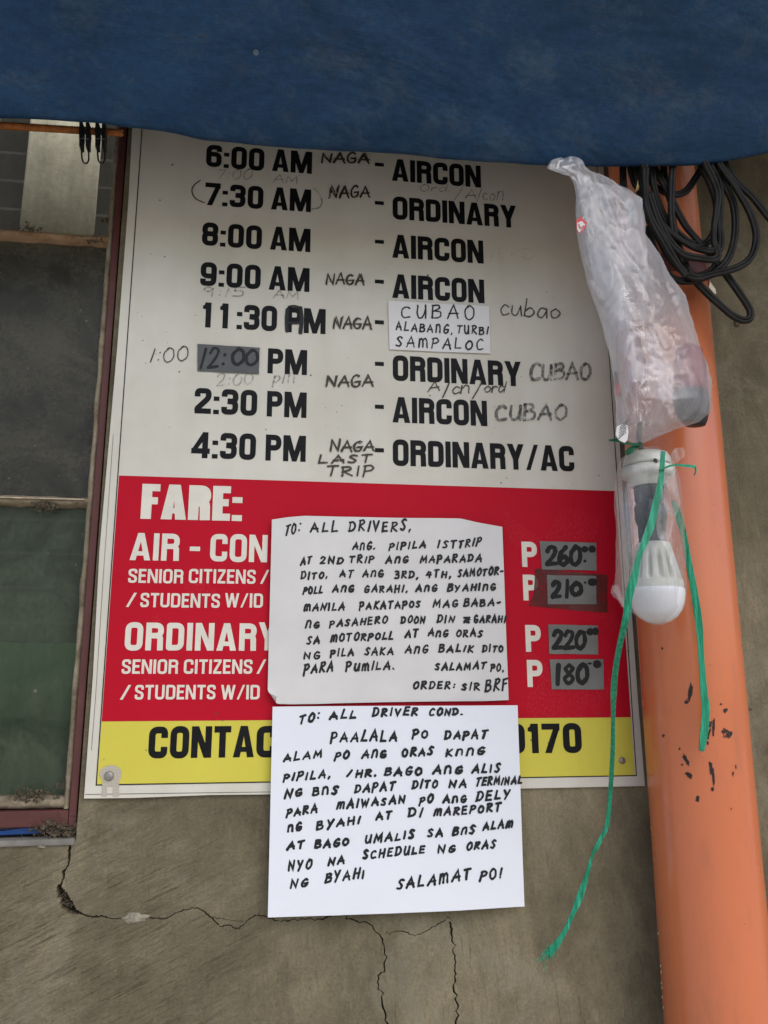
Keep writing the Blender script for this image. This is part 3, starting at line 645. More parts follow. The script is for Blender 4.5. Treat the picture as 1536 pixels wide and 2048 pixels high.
# grime clumps
def clump(px, py, y, r, n, seed, parent=win):
    rr = random.Random(seed); b = MB(); c0 = P(px, py, y)
    for _ in range(n * 2):
        bm = bmesh.new(); bmesh.ops.create_icosphere(bm, subdivisions=1, radius=1)
        s_ = r * rr.uniform(.06, .22); o = c0 + Vector((rr.gauss(0, r * .8), rr.uniform(-.25, .3) * r, rr.gauss(0, r * .33)))
        for v in bm.verts: v.co = o + v.co * s_ * (1 + .5 * noise.noise(v.co * 2 + Vector((seed, _, 0))))
        bm.verts.index_update(); b.add([v.co.copy() for v in bm.verts], [[v.index for v in f_.verts] for f_ in bm.faces]); bm.free()
    for _ in range(n):                                   # fibres of cobweb
        p0 = c0 + Vector((rr.gauss(0, r), -r * .2, rr.gauss(0, r * .45))); p1 = p0 + Vector((rr.gauss(0, r * .6), rr.uniform(-.3, .1) * r, rr.gauss(0, r * .5)))
        b.tube([p0, (p0 + p1) / 2 + Vector((0, 0, rr.gauss(0, r * .15))), p1], .00018, 3)
    return b.build('grime', DIRT, parent)
for a_ in ((118, 1650, .008, .015, 42, 1), (130, 1668, .006, .012, 36, 2), (88, 1012, .010, .009, 26, 3), (150, 1000, .012, .006, 22, 4), (213, 440, .012, .006, 22, 5), (185, 480, .012, .008, 24, 6), (60, 458, .012, .009, 20, 7), (176, 1075, .012, .005, 20, 8), (128, 1572, .012, .006, 20, 9), (60, 1590, .012, .012, 26, 10), (186, 815, .012, .005, 18, 11), (182, 870, .012, .005, 18, 12), (203, 700, .012, .005, 14, 13)): clump(*a_)
clump(137, 1806, .006, .006, 26, 21, wall); clump(128, 1790, .006, .004, 16, 22, wall)
# sill and the blue scrap under the bottom rail
b = MB(); zs = P(70, 1692, 0).z; zs1 = P(70, 1672, .02).z
b.box(-.6, XO - .001, -.003, .14, zs, zs1, .002); b.build('sill', simple('sill_cement', (.22, .205, .18), .9, .25, 40, .2, .5), wall)
b = MB(); pts = [(-60, 1663), (10, 1661), (40, 1656), (62, 1654), (88, 1659), (80, 1666), (40, 1668), (-60, 1672)]
b.prism([P(x, y, .012) for x, y in pts], .010, .016); tag(b.build('plastic_scrap', BLUEP), 'blue plastic scrap stuffed under the window frame', 'scrap')

# ================================================================== orange pipe
PX, PY, PR = .6655, -.070, .0565
pipe = empty('drain_pipe', (PX, PY, -1.3), 'thick orange plastic drain pipe standing right of the sign', 'pipe')
zcol0, zcol1 = P(1370, 548, -.12).z, P(1370, 508, -.12).z
b = MB(); b.lathe(PX, PY, [(PR, -1.3), (PR, -.5), (PR, -.2), (PR, 0), (PR, .2), (PR, .4), (PR, zcol0)], 72); b.build('lower_pipe', PIPE, pipe, True, True)
b = MB(); b.lathe(PX, PY, [(PR - .003, zcol1), (PR - .003, 1.0), (PR - .003, 1.6)], 72); b.build('upper_pipe', PIPE, pipe, True, True)
b = MB(); b.lathe(PX, PY, [(PR - .004, zcol0 - .001), (PR + .001, zcol0), (PR + .002, zcol0 + .004), (PR + .001, zcol1 - .004), (PR - .004, zcol1 + .001)], 72); b.build('collar', MAROON, pipe, True)
def on_pipe(px, py, r=PR + .0004):
    d = RM @ Vector(((px - 768) / F, 1, (1024 - py) / F)); o = Vector((CX - PX, CY - PY))
    A_ = d.x ** 2 + d.y ** 2; B_ = o.x * d.x + o.y * d.y; C_ = o.length_squared - r * r; D_ = B_ * B_ - A_ * C_
    if D_ < 0: return None
    t = (-B_ - math.sqrt(D_)) / A_; return Vector((CX + t * d.x, CY + t * d.y, CZ + t * d.z))
Zs = Z1(1020, 1280, 2.667)
def scuff(b, x, y, w_, h_, rot, seed):
    n = 16; pts = []
    for k in range(n):
        t = 2 * math.pi * k / n; q = 1 + .7 * noise.noise((math.cos(t) * 2, math.sin(t) * 2, seed)); u, v = math.cos(t) * w_ * q, math.sin(t) * h_ * q
        pts.append(on_pipe(*Zs(x + u * math.cos(rot) - v * math.sin(rot), y + u * math.sin(rot) + v * math.cos(rot))))
    if None in pts: return
    c0 = on_pipe(*Zs(x, y)); b.add([c0] + pts, [(0, 1 + k, 1 + (k + 1) % n) for k in range(n)])
FLECK = simple('pale_fleck', (.7, .62, .5), .7)
for i, s_ in enumerate([(962, 280, 10, 38, .15), (948, 325, 9, 16, .6), (938, 640, 9, 30, -.5), (955, 720, 10, 20, -.8), (918, 665, 5, 4, 0), (1074, 690, 9, 30, -.15), (1086, 740, 6, 34, -.05), (1080, 795, 7, 9, 0), (1000, 845, 8, 12, .3), (1155, 500, 22, 22, 0), (1060, 480, 10, 40, .1), (1085, 460, 7, 36, 0), (1150, 375, 10, 10, 0), (1125, 342, 5, 5, 0), (818, 510, 6, 7, 0), (905, 580, 5, 5, 0), (1055, 550, 5, 8, 0), (1190, 715, 4, 12, 0), (1205, 675, 3, 9, 0), (1180, 900, 3, 6, 0), (812, 45, 4, 6, 0), (1003, 860, 5, 3, 0), (1070, 660, 10, 5, 0)]):
    b = MB(); scuff(b, s_[0], s_[1], s_[2] * 1.25, s_[3] * 1.2, s_[4], i * 1.7)
    if b.f: b.build('scuff_mark', SCUFF, pipe)
for i, (x, y) in enumerate([(790, 1565), (803, 1740), (806, 1770), (808, 1830), (810, 1855), (812, 1905), (785, 1940), (818, 1960)]):
    b = MB(); scuff(b, x, y, 3, 7, 0, i * 2.3)
    if b.f: b.build('paint_fleck', FLECK, pipe)
b = MB(); b.prism([P(*Z1(1060, 280, 3.227)(x, y), -.035) for x, y in [(1120, 915), (1150, 925), (1185, 975), (1190, 1002), (1175, 1000), (1135, 950)]], -.040, -.034); b.build('strap_end', simple('pale_strap', (.62, .56, .42), .6, .2, 60), pipe)

# ================================================================== the sign
YS = -.004
sign = empty('schedule_sign', (P(700, 1585).x, YS, P(700, 1585).z), 'large white, red and yellow bus schedule and fare sign on the wall', 'sign')
ol = [(266, 225), (257, 400), (234, 700), (199, 1100), (186, 1350), (168, 1597), (262, 1596), (420, 1590), (600, 1588), (900, 1580), (1290, 1572), (1276, 1400), (1258, 1150), (1243, 950), (1228, 680), (1205, 300)]
b = MB(); b.prism([P(x, y, YS) for x, y in ol], YS, YS + .0032); b.build('panel', V_WHITE, sign)
def sheet(name, px, m, y, parent, th=.0002):
    b = MB(); b.prism([P(x, yy, y) for x, yy in px], y, y + th); return b.build(name, m, parent)
sheet('red_band', [(238.1, 951), (1230.4, 982), (1261.9, 1434.5), (203.3, 1442.9)], V_RED, YS - .0003, sign)
sheet('yellow_band', [(203.3, 1443.1), (1261.9, 1434.7), (1269.6, 1550.7), (193.8, 1568.6)], V_YEL, YS - .0003, sign)
pen = Pen(YS - .00062)
xL, xRr = P(203, 1443).x, P(1262, 1434).x; zB = (P(193.8, 1568.6).z + P(1269.3, 1550.7).z) / 2
pen.ribbon([(xL, .90), (xL, zB), (xRr, zB), (xRr, .90)], .0011); pen.build('border_line', V_BLK, sign)
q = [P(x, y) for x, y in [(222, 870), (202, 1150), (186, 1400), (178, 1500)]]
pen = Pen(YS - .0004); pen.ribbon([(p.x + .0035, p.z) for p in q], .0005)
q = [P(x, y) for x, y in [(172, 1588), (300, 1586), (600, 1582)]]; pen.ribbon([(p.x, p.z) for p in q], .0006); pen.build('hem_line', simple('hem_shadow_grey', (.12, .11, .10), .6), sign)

HR = .0255
rows = [ # time chunk ..., type chunk : (text, xl, xr, baseline y at xl)
 [('6:00', 412, 528, 336.8), ('AM', 543.8, 623, 345.7), ('-', 749, 767, 351), ('AIRCON', 782.9, 960.5, 365.2)],
 [('7:30', 409.5, 526, 413.5), ('AM', 541.8, 621, 422.3), ('-', 749, 767, 428), ('ORDINARY', 784.4, 1031.5, 441.5)],
 [('8:00', 403.8, 523.2, 494), ('AM', 539.7, 619.8, 502.4), ('-', 749, 767, 506), ('AIRCON', 783.5, 965.6, 518.5)],
 [('9:00', 400.5, 520.8, 574.2), ('AM', 537.2, 617.9, 582.3), ('-', 749, 767, 586), ('AIRCON', 783.5, 967.4, 598.5)],
 [('11:30', 404.7, 553.4, 657.3), ('PM', 573, 650.1, 667), ('-', 749, 767, 668)],
 [('PM', 534.9, 613, 749.1), ('-', 749, 767, 751), ('ORDINARY', 784.7, 1041.3, 763.2)],
 [('2:30', 388.4, 513.7, 828.8), ('PM', 533.3, 612, 835), ('-', 749, 767, 837), ('AIRCON', 784, 972.9, 846.8)],
 [('4:30', 382.5, 511.1, 917.4), ('PM', 530.6, 610.4, 922.9), ('-', 749, 767, 924), ('ORDINARY/AC', 784.7, 1146.9, 932.8)]]
tops = [44, 45, 46.5, 47.6, 50, 50, 51, 52]
for row, t in zip(rows, tops):
    for tx, xl, xr, yb in row:
        pen = Pen(YS - .0003); printed(pen, tx, xl, xr, yb, top=yb - t * (1.0 if tx not in ('AIRCON', 'ORDINARY', 'ORDINARY/AC') else 1.0), gap=.07 if len(tx) > 4 else .085)
        pen.build('printed_dash' if tx == '-' else 'printed_word', V_BLK, sign)
fare = [[('FARE:', 281.9, 483.8, 1039, 969.2, .285, .05)],
 [('AIR', 260.4, 358.6, 1121.3, 1066.9, .19, .09), ('-', 379.2, 399.7, 1121.8, 1067, .19, .09), ('CON', 420, 533.8, 1123.8, 1069, .19, .09), ('P', 1042.4, 1072.7, 1134.8, 1084.4, .21, .08)],
 [('SENIOR', 257.2, 366.8, 1166.4, 1138.4, .17, .10), ('CITIZENS', 377.9, 511, 1167, 1138.6, .17, .10), ('/', 520.2, 538, 1168.4, 1140.4, .17, .1), ('P', 1044.9, 1075.2, 1201.6, 1150.2, .21, .08)],
 [('/', 253, 273.5, 1214.6, 1186.2, .17, .1), ('STUDENTS', 281.4, 439.8, 1215, 1186.5, .17, .1), ('W/ID', 449.7, 525.6, 1215.4, 1187, .17, .1)],
 [('ORDINAR', 249.8, 512.3, 1301, 1245.4, .20, .10), ('Y', 516.4, 552, 1301.2, 1245.2, .20, .1), ('P', 1049.8, 1080.5, 1303.8, 1250.4, .21, .08)],
 [('SENIOR', 244.3, 356.5, 1347.7, 1319, .17, .10), ('CITIZENS', 367.9, 504.7, 1347.7, 1319, .17, .1), ('/', 513, 532, 1347.7, 1319, .17, .1), ('P', 1053, 1084, 1374, 1320, .21, .08)],
 [('/', 241, 262, 1399.3, 1370, .17, .1), ('STUDENTS', 270.3, 431.1, 1399.1, 1369.9, .17, .1), ('W/ID', 441.8, 519.2, 1398.9, 1369.9, .17, .1)]]
for row in fare:
    for tx, xl, xr, yb, tp, s_, gp in row:
        pen = Pen(YS - .0006); printed(pen, tx, xl, xr, yb, top=tp, s=s_, gap=gp)
        pen.build({'-': 'printed_dash', '/': 'printed_slash'}.get(tx, 'printed_word'), V_CREAM, sign)
pen = Pen(YS - .0006); printed(pen, 'CONTA', 296.8, 507.7, 1516.3, top=1453, s=.215); printed(pen, 'C', 512.3, 553, 1514.6, top=1451.6, s=.215); pen.build('printed_word', V_BLK, sign); pen = Pen(YS - .0006); printed(pen, '0i70', 1011, 1161.7, 1506.5, top=1447.5, s=.22, gap=.10); pen.build('printed_number', V_BLK, sign)
# pen additions on the sign
ZA, ZB, ZC, ZD, ZH = Z1(360, 270, 3.657), Z1(720, 290, 3.339), Z1(280, 600, 3.072), Z1(740, 580, 2.954), Z1(1000, 1060, 5.12)
YM = YS - .0011
def mark(m, fn):
    p = Pen(YM); fn(p); p.build('handwritten_note', m, sign)
K = .00058
def naga(zf, x0, x1, y0, y1, h, wd=2.4 * K, m=INK_B): mark(m, lambda p: [written(p, zf, 'NAGA', x0 + o, x1 + o, y0, y1, h, wd * .95, .05, .2, .09) for o in (0, 5)])
naga(ZA, 1033, 1375, 218, 224, 66, 4.0 * K); naga(ZA, 1088, 1378, 478, 470, 82, 3.6 * K); naga(ZA, 1066, 1338, 1105, 1108, 78, 3.2 * K)
naga(ZC, 1185, 1415, 182, 186, 72, 3.3 * K); naga(ZC, 1143, 1425, 538, 542, 64, 3.4 * K); naga(ZC, 1167, 1430, 935, 935, 66, 3.3 * K)
mark(INK_B, lambda p: written(p, ZC, 'LAST', 1098, 1420, 1010, 1003, 48, 4.2 * K, .05, .3)); mark(INK_B, lambda p: written(p, ZC, 'TRIP', 1147, 1430, 1086, 1084, 58, 4.2 * K, .05, .3))
mark(INK_F, lambda p: written(p, ZA, '7:00', 270, 520, 342, 338, 72, 2.2 * K, .2)); mark(INK_F, lambda p: written(p, ZA, 'AM', 682, 856, 362, 374, 58, 2.2 * K, .1))
mark(INK_B, lambda p: line(ZA, [(150, 350), (105, 385), (90, 430), (115, 480), (180, 512)], p, 2.6 * K)); mark(INK_G, lambda p: line(ZA, [(978, 405), (1020, 455), (1037, 510), (1015, 548), (963, 558)], p, 2.8 * K))
mark(INK_F, lambda p: written(p, ZA, '9:15', 168, 470, 1195, 1195, 66, 3.2 * K, .1)); mark(INK_F, lambda p: written(p, ZA, 'AM', 682, 864, 1205, 1215, 56, 3.2 * K, .1))
mark(INK_G, lambda p: (written(p, ZB, 'Ord.', 397, 600, 325, 325, 48, 1.6 * K, .1), line(ZB, [(690, 275), (660, 330), (625, 382)], p, 1.5 * K), written(p, ZB, 'A', 697, 770, 375, 375, 62, 1.6 * K), line(ZB, [(805, 305), (790, 350), (775, 395)], p, 1.5 * K), written(p, ZB, 'con', 812, 950, 383, 383, 70, 1.7 * K)))
mark(INK_X, lambda p: written(p, ZB, '/ORD', 862, 1150, 770, 780, 80, 2 * K))
mark(INK, lambda p: written(p, ZC, '1:00', 68, 293, 392, 384, 84, 2.3 * K, .12)); mark(INK_F, lambda p: written(p, ZC, '2:00', 472, 692, 540, 525, 70, 3.2 * K, .1)); mark(INK_F, lambda p: written(p, ZC, 'pm', 820, 945, 520, 518, 70, 3. * K, .1))
mark(INK_T, lambda p: (line(ZC, [(905, 70), (900, 130), (903, 200)], p, 8 * K), line(ZC, [(915, 52), (950, 48), (988, 60)], p, 5 * K), line(ZC, [(985, 60), (992, 130), (985, 210)], p, 9 * K), line(ZC, [(900, 150), (950, 152), (990, 150)], p, 6 * K)))
mark(INK_B, lambda p: written(p, ZD, 'cubao', 762, 1112, 153, 178, 92, 3.2 * K, .1, .14)); mark(INK_G, lambda p: written(p, ZD, 'CUBAO', 940, 1292, 538, 536, 92, 7 * K, .05, .2)); mark(INK_G, lambda p: written(p, ZD, 'CUBAO', 737, 1148, 775, 772, 86, 7 * K, .05, .25))
mark(INK_B, lambda p: (written(p, ZD, 'A', 338, 405, 608, 600, 52, 3 * K), line(ZD, [(462, 560), (445, 600), (425, 642)], p, 3.4 * K), written(p, ZD, 'ci', 478, 590, 622, 615, 70, 3 * K, .1, .1), line(ZD, [(655, 552), (630, 600), (600, 650)], p, 3 * K), written(p, ZD, 'ord', 668, 790, 612, 612, 58, 3 * K, .1, .12)))
# fixings
def disc(name, px, py, rpx, m, parent, y, th=.002, seg=24):
    c0 = P(px, py, y); r0 = rpx * K; b = MB(); prof = [(r0, 0), (r0 * .96, -th * .6), (r0 * .7, -th), (r0 * .05, -th * 1.05)]; vs = []; fs = []
    for (r1, d) in prof:
        for k in range(seg): t = 2 * math.pi * k / seg; vs.append((c0.x + r1 * math.cos(t), y + d, c0.z + r1 * math.sin(t)))
    for i in range(3):
        for k in range(seg): fs.append((i * seg + k, i * seg + (k + 1) % seg, (i + 1) * seg + (k + 1) % seg, (i + 1) * seg + k))
    fs.append(tuple(3 * seg + k for k in range(seg))); b.add(vs, fs); return b.build(name, m, parent, True)
sheet('fibre_tape', [(203, 1592), (205, 1560), (198, 1550), (200, 1540), (210, 1533), (222, 1530), (235, 1533), (243, 1542), (242, 1555), (238, 1562), (238, 1592), (226, 1593), (226, 1572), (214, 1573), (213, 1593)], TAPE_M, YS - .0010, sign)
disc('nail_head', 218, 1552, 9, STEELN, sign, YS - .0012); disc('nail_head', 1244, 1521, 7, STEELN, sign, YS - .0004)

# grey tape patches with overwritten figures
def patch(zf, corners, words, label, mt=TAPE, bl=None):
    px = [zf(*c) for c in corners]; pts = []
    for i in range(4):
        a_, b_ = px[i], px[(i + 1) % 4]
        for k in range(6): t = k / 6; pts.append((lerp(a_[0], b_[0], t) + rng.uniform(-.35, .35), lerp(a_[1], b_[1], t) + rng.uniform(-.35, .35)))
    b = MB(); y = YS - .0016; b.prism([P(*p, y) for p in pts], y, y + .0005); o = b.build('tape_patch', mt)
    tag(o, label, 'tape', 'grey tape patches over the old figures')
    p = Pen(y - .0002)
    for wd in words: written(p, zf, *wd)
    for (x, yy, rx, ry) in (bl or []):
        n = 14; p.face([(P(*zf(x + rx * math.cos(t) * (1 + .2 * noise.noise((math.cos(t) * 2, math.sin(t) * 2, x))), yy + ry * math.sin(t) * (1 + .2 * noise.noise((math.cos(t) * 2, math.sin(t) * 2, yy))))).x,
                     P(*zf(x + rx * math.cos(t), yy + ry * math.sin(t))).z) for t in [2 * math.pi * k / n for k in range(n)]])
    p.build('handwritten_figure', INK_T, o); return o
W8 = 10 * K
patch(ZC, [(353, 270), (735, 292), (730, 455), (353, 435)], [('12:', 375, 520, 430, 420, 118, 6.5 * K, .16, .3, .04), ('00', 566, 720, 405, 408, 88, 8 * K, .05, .12, .05)], 'dark grey tape reading 12:00 left of PM on the white part', TAPE_D)
patch(ZH, [(405, 115), (985, 130), (990, 415), (432, 405)], [('260', 465, 800, 362, 362, 178, W8, .02, .16, .03)], 'grey tape reading 260 beside the topmost P', TAPE, [(850, 205, 36, 34), (925, 203, 40, 38), (852, 325, 16, 16)])
p2 = patch(ZH, [(480, 460), (985, 470), (988, 760), (490, 758)], [('2l', 520, 680, 692, 690, 158, W8, .02, .45, .03), ('0', 715, 815, 668, 668, 115, W8 * 1.15, .0, .16, .03)], 'grey tape reading 210 framed by clear brown edged tape', TAPE, [(930, 540, 50, 40), (855, 545, 14, 12)])
sheet('clear_tape', [ZH(*p) for p in [(360, 392), (700, 425), (1100, 458), (1103, 848), (750, 822), (290, 776), (345, 660), (355, 520)]], TAPE_C, YS - .00098, p2, .0001)
patch(ZH, [(495, 968), (1000, 978), (1005, 1275), (503, 1268)], [('220', 530, 850, 1212, 1210, 172, W8, .02, .16, .03)], 'grey tape reading 220 on the red band', TAPE, [(905, 1045, 40, 38), (960, 1040, 36, 40), (850, 1048, 14, 12)])
patch(ZH, [(510, 1325), (1060, 1322), (1065, 1632), (530, 1632)], [('l', 562, 592, 1575, 1575, 195, W8 * 1.05, .02, .16, .03), ('80', 640, 875, 1570, 1565, 180, W8, .04, .22, .03)], 'grey tape reading 180, lowest of the price patches', TAPE, [(975, 1375, 44, 42), (900, 1368, 22, 12)])

# ------------------------------------------------------------------ paper notes
def note(name, label, zf, top, bot, m, ybase, amp, seed, nx=64, ny=52, curls=()):
    """sheet of paper from its top and bottom edges (left to right), gently cockled, corners lifting"""
    def dep(x, z): return ybase - amp * (1 + noise.noise((x * 6, z * 5, seed))) - amp * .3 * (1 + noise.noise((x * 22, z * 22, seed + 3)))
    cen = P(*zf((top[0][0] + top[-1][0]) / 2, (top[0][1] + bot[0][1]) / 2)); vs = []; fs = []
    for j in range(ny + 1):
        for i in range(nx + 1):
            u, v = i / nx, j / ny; tx = table([(k / (len(top) - 1), *p) for k, p in enumerate(top)], u); bx = table([(k / (len(bot) - 1), *p) for k, p in enumerate(bot)], u)
            p = P(*zf(lerp(tx[0], bx[0], v), lerp(tx[1], bx[1], v))); y = dep(p.x, p.z); q = Vector((p.x, y, p.z))
            for (a_, b_, r) in curls:
                A_, B_ = P(*zf(*a_)), P(*zf(*b_)); t = (B_ - A_).normalized(); nn = Vector((t.z, 0, -t.x)); nn = -nn if (Vector((cen.x, 0, cen.z)) - Vector((A_.x, 0, A_.z))).dot(nn) > 0 else nn; d = (Vector((q.x, 0, q.z)) - Vector((A_.x, 0, A_.z))).dot(nn)
                if d > 0: an = min(d / r, 2.6); rest = d - an * r; q += nn * (r * math.sin(an) + rest * math.cos(an) - d); q.y -= r * (1 - math.cos(an)) + rest * math.sin(an)
            vs.append(q)
    for j in range(ny):
        for i in range(nx): a_ = j * (nx + 1) + i; fs.append((a_, a_ + 1, a_ + nx + 2, a_ + nx + 1))
    o = link(name, vs, fs, m, None, True); recalc(o)
    tag(o, label, 'paper note'); return o, dep
def lines(o, dep, zf, rows_, wd, h, lean, m=INK):
    split = []
    for row in rows_:                                   # a wide gap starts a new piece of writing
        cur = [row[0]]
        for it in row[1:]:
            if it[1] - cur[-1][2] > 105: split.append(cur); cur = []
            cur.append(it)
        split.append(cur)
    for row in split:
        p = Pen(0.); p.y0 = .00035; p.depth = dep
        for it in row: written(p, zf, it[0], it[1], it[2], it[3], it[4] if len(it) > 4 else it[3], it[5] if len(it) > 5 else h, wd, lean, .50, .095)
        p.build('handwritten_line', m, o)
N1 = Z1(520, 1020, 2.844)
n1, d1 = note('paper_note', 'creased paper notice headed To all drivers with a curled lower corner', N1,
    [(68, 65), (150, 52), (250, 43), (400, 46), (550, 49), (700, 52), (850, 54), (1000, 55), (1130, 57), (1230, 80), (1365, 105)],
    [(42, 1100), (180, 1104), (320, 1102), (450, 1098), (580, 1095), (720, 1092), (850, 1090), (1000, 1088), (1130, 1087), (1270, 1086), (1402, 1080)], PAPER1, YS - .0022, .0026, 1.3,
    curls=[((118, 1112), (44, 1005), .0026), ((1365, 1110), (1430, 1030), .008)][:2])
L1 = [[('TO:', 140, 220, 155, 138, 62), ('ALL', 285, 435, 137, 130, 55), ('DRIVERS,', 502, 848, 130, 125, 52)],
 [('AnG.', 523, 645, 233, 230), ('PIPILA', 730, 930, 233, 220), ('1ST', 1003, 1105, 222), ('TRIP', 1120, 1240, 220, 208)],
 [('AT', 230, 285, 322, 312), ('2ND', 340, 465, 312), ('TRIP', 505, 640, 305), ('AnG', 710, 832, 308), ('MAPARADA', 905, 1245, 305, 298)],
 [('DITO,', 233, 378, 400, 392), ('AT', 450, 522, 388), ('AnG', 580, 693, 385), ('3RD,', 762, 890, 392), ('4TH,', 940, 1075, 388), ('SAMOTOR-', 1118, 1365, 385, 372)],
 [('POLL', 245, 350, 482, 475), ('AnG', 410, 525, 472), ('GARAHI,', 590, 830, 472), ('AnG', 880, 995, 465), ('BYAHInG', 1058, 1325, 467, 458)],
 [('mANILA', 250, 473, 578, 570), ('PAKATAPOS', 563, 900, 570, 557), ('MAG', 978, 1112, 555), ('BABA-', 1150, 1350, 552, 545)],
 [('nG', 258, 330, 675), ('PASAHERO', 395, 715, 668, 645), ('DOON', 797, 928, 645), ('DIN', 1000, 1092, 642), ('*', 1142, 1185, 648), ('GARAHI', 1208, 1380, 642)],
 [('SA', 265, 333, 765, 758), ('mOTORPOLL', 400, 748, 752, 735), ('AT', 820, 888, 725), ('AnG', 950, 1057, 720), ('ORAS', 1108, 1250, 722)],
 [('NG', 250, 335, 845), ('PILA', 400, 525, 835, 827), ('SAKA', 593, 748, 825), ('AnG', 820, 943, 815), ('BALIK', 1010, 1200, 808), ('DITO', 1257, 1367, 808)],
 [('PARA', 248, 408, 935, 915, 48), ('PUmILA.', 487, 755, 915, 905, 42), ('SALAMAT', 990, 1270, 912, 905), ('PO.', 1303, 1370, 912, 918)],
 [('ORDER:', 865, 1095, 1015, 1015), ('SIR', 1140, 1235, 1025), ('BRF', 1270, 1390, 1036, 1018, 56)]]
lines(n1, d1, N1, L1, 4.1 * K, 37, .14)
N2 = Z1(520, 1380, 2.844)
n2, d2 = note('paper_note', 'bright white paper notice headed To all driver cond, lower of the two', N2, [(72, 93), (400, 90), (750, 88), (1100, 87), (1443, 85)], [(45, 1272), (400, 1262), (750, 1250), (1100, 1237), (1440, 1220), (1483, 1200)][:0] or [(45, 1272), (400, 1262), (760, 1249), (1120, 1234), (1483, 1212)], PAPER2, YS - .0078, .0024, 6.1,
    curls=[((1452, 1225), (1490, 1180), .004)])
L2 = [[('TO:', 222, 330, 188, 165, 48), ('ALL', 392, 535, 163, 155, 42), ('DRIVER', 633, 877, 145, 138, 40), ('COND.', 948, 1130, 140, 138, 36)],
 [('PAALALA', 400, 762, 290, 283, 52), ('PO', 855, 935, 270, 268), ('DAPAT', 1035, 1265, 275, 270)],
 [('ALAM', 135, 343, 398, 375), ('PO', 422, 495, 388, 382), ('AnG', 573, 703, 380, 375), ('ORAS', 797, 962, 373, 362), ('KnnG', 1042, 1250, 368, 358)],
 [('PIPILA,', 135, 392, 508, 490), ('1', 487, 510, 485), ('HR.', 540, 648, 488, 482), ('BAGO', 700, 902, 478, 472), ('AnG', 970, 1127, 468, 464), ('ALIS', 1188, 1338, 460, 455)],
 [('NG', 140, 232, 605, 592), ('BnS', 298, 430, 588, 582), ('DAPAT', 533, 752, 575, 558), ('DITO', 855, 990, 550, 545), ('NA', 1060, 1152, 543, 540), ('TERMINAL', 1208, 1462, 535, 522)],
 [('PARA', 152, 318, 706, 685), ('mAIWASAN', 432, 808, 668, 630), ('PO', 895, 965, 640, 628), ('AnG', 1027, 1152, 630, 624), ('DELY', 1212, 1395, 618, 605, 48)],
 [('nG', 158, 230, 792, 785), ('BYAHI', 320, 558, 780, 745), ('AT', 652, 733, 728, 720), ('DI', 833, 903, 710, 706), ('mAREPORT', 975, 1345, 703, 675)],
 [('AT', 154, 245, 895, 880), ('BAGO', 310, 493, 885, 868), ('UMALIS', 590, 860, 858, 828), ('SA', 942, 1020, 820, 816), ('BnS', 1080, 1198, 812, 800), ('ALAm', 1250, 1410, 785, 765)],
 [('NYO', 162, 285, 1010, 998, 48), ('NA', 385, 470, 980, 970), ('SCHEDULE', 580, 918, 945, 912), ('NG', 998, 1088, 912, 905), ('ORAS', 1158, 1315, 893, 880)],
 [('NG', 172, 263, 1110, 1098), ('BYAHI', 368, 580, 1075, 1050, 48)],
 [('SALAmAT', 768, 1175, 1118, 1056, 54), ('PO!', 1234, 1350, 1060, 1052, 52)]]
lines(n2, d2, N2, L2, 4.5 * K, 40, .16)
n3, d3 = note('paper_note', 'small white paper label listing Cubao, Alabang, Turbi and Sampaloc', ZD, [(103, 75), (400, 93), (697, 107)], [(112, 362), (400, 376), (705, 387)], PAPER3, YS - .0016, .0004, 9.4, 24, 16)
lines(n3, d3, ZD, [[('CUBAO', 180, 608, 180, 186, 74)], [('ALABAnG,', 150, 480, 248, 270, 46), ('TURBI', 508, 688, 268, 274, 42)], [('SAmPALOC', 152, 658, 344, 364, 58)]], 3.6 * K, 50, .06)

# ================================================================== blue tarp awning
edge = [(-220, 232), (0, 235), (50, 236), (130, 241), (200, 246), (270, 255), (330, 262), (400, 277), (460, 284), (520, 290), (640, 299), (760, 304), (860, 313), (960, 322), (1095, 330), (1200, 332), (1350, 331), (1430, 325), (1536, 305), (1650, 275), (1800, 220)]
ep = smooth_path([(P(x, y, -.165).x, P(x, y, -.165).z) for x, y in edge], 6)
ep = [(ep[0][0] - 1.0, ep[0][1] + .12), (ep[0][0] - .5, ep[0][1] + .05)] + ep + [(ep[-1][0] + .3, ep[-1][1] + .12), (ep[-1][0] + .8, ep[-1][1] + .2)]
prof = [(-.02, .34), (-.06, .20), (-.105, .09), (-.140, .030), (-.158, .006), (-.165, 0), (-.172, .004), (-.186, .022), (-.205, .055), (-.23, .10), (-.265, .16), (-.31, .23), (-.37, .31), (-.45, .39), (-.55, .46), (-.68, .52), (-.78, .55)]
pf = smooth_path(prof, 5); vs = []; fs = []; nE = len(ep)
for j, (py_, dz) in enumerate(pf):
    for (x, z) in ep:
        a_ = min(1, max(0, dz) * 5)
        dy = (noise.noise((x * 3.2, dz * 4, 1.)) * .022 + noise.noise((x * 9, dz * 7 + x * 2, 4.)) * .008 + noise.noise((x * 22, dz * 20, 6.)) * .0022) * a_
        dzz = noise.noise((x * 26, dz * 12, 2.)) * .0012 + noise.noise((x * 6, dz * 9, 7.)) * .010 * a_
        zz = lerp(z, .70, min(1, dz * 1.3)) + dz * 1.0 + dzz
        vs.append((x, py_ + dy, zz))
for j in range(len(pf) - 1):
    for i in range(nE - 1): fs.append((j * nE + i, j * nE + i + 1, (j + 1) * nE + i + 1, (j + 1) * nE + i))
tp = link('tarp', vs, fs, TARP, None, True); so = tp.modifiers.new('s', 'SOLIDIFY'); so.thickness = .0009
tag(tp, 'worn blue woven tarp sagging across the top of the sign', 'tarp')

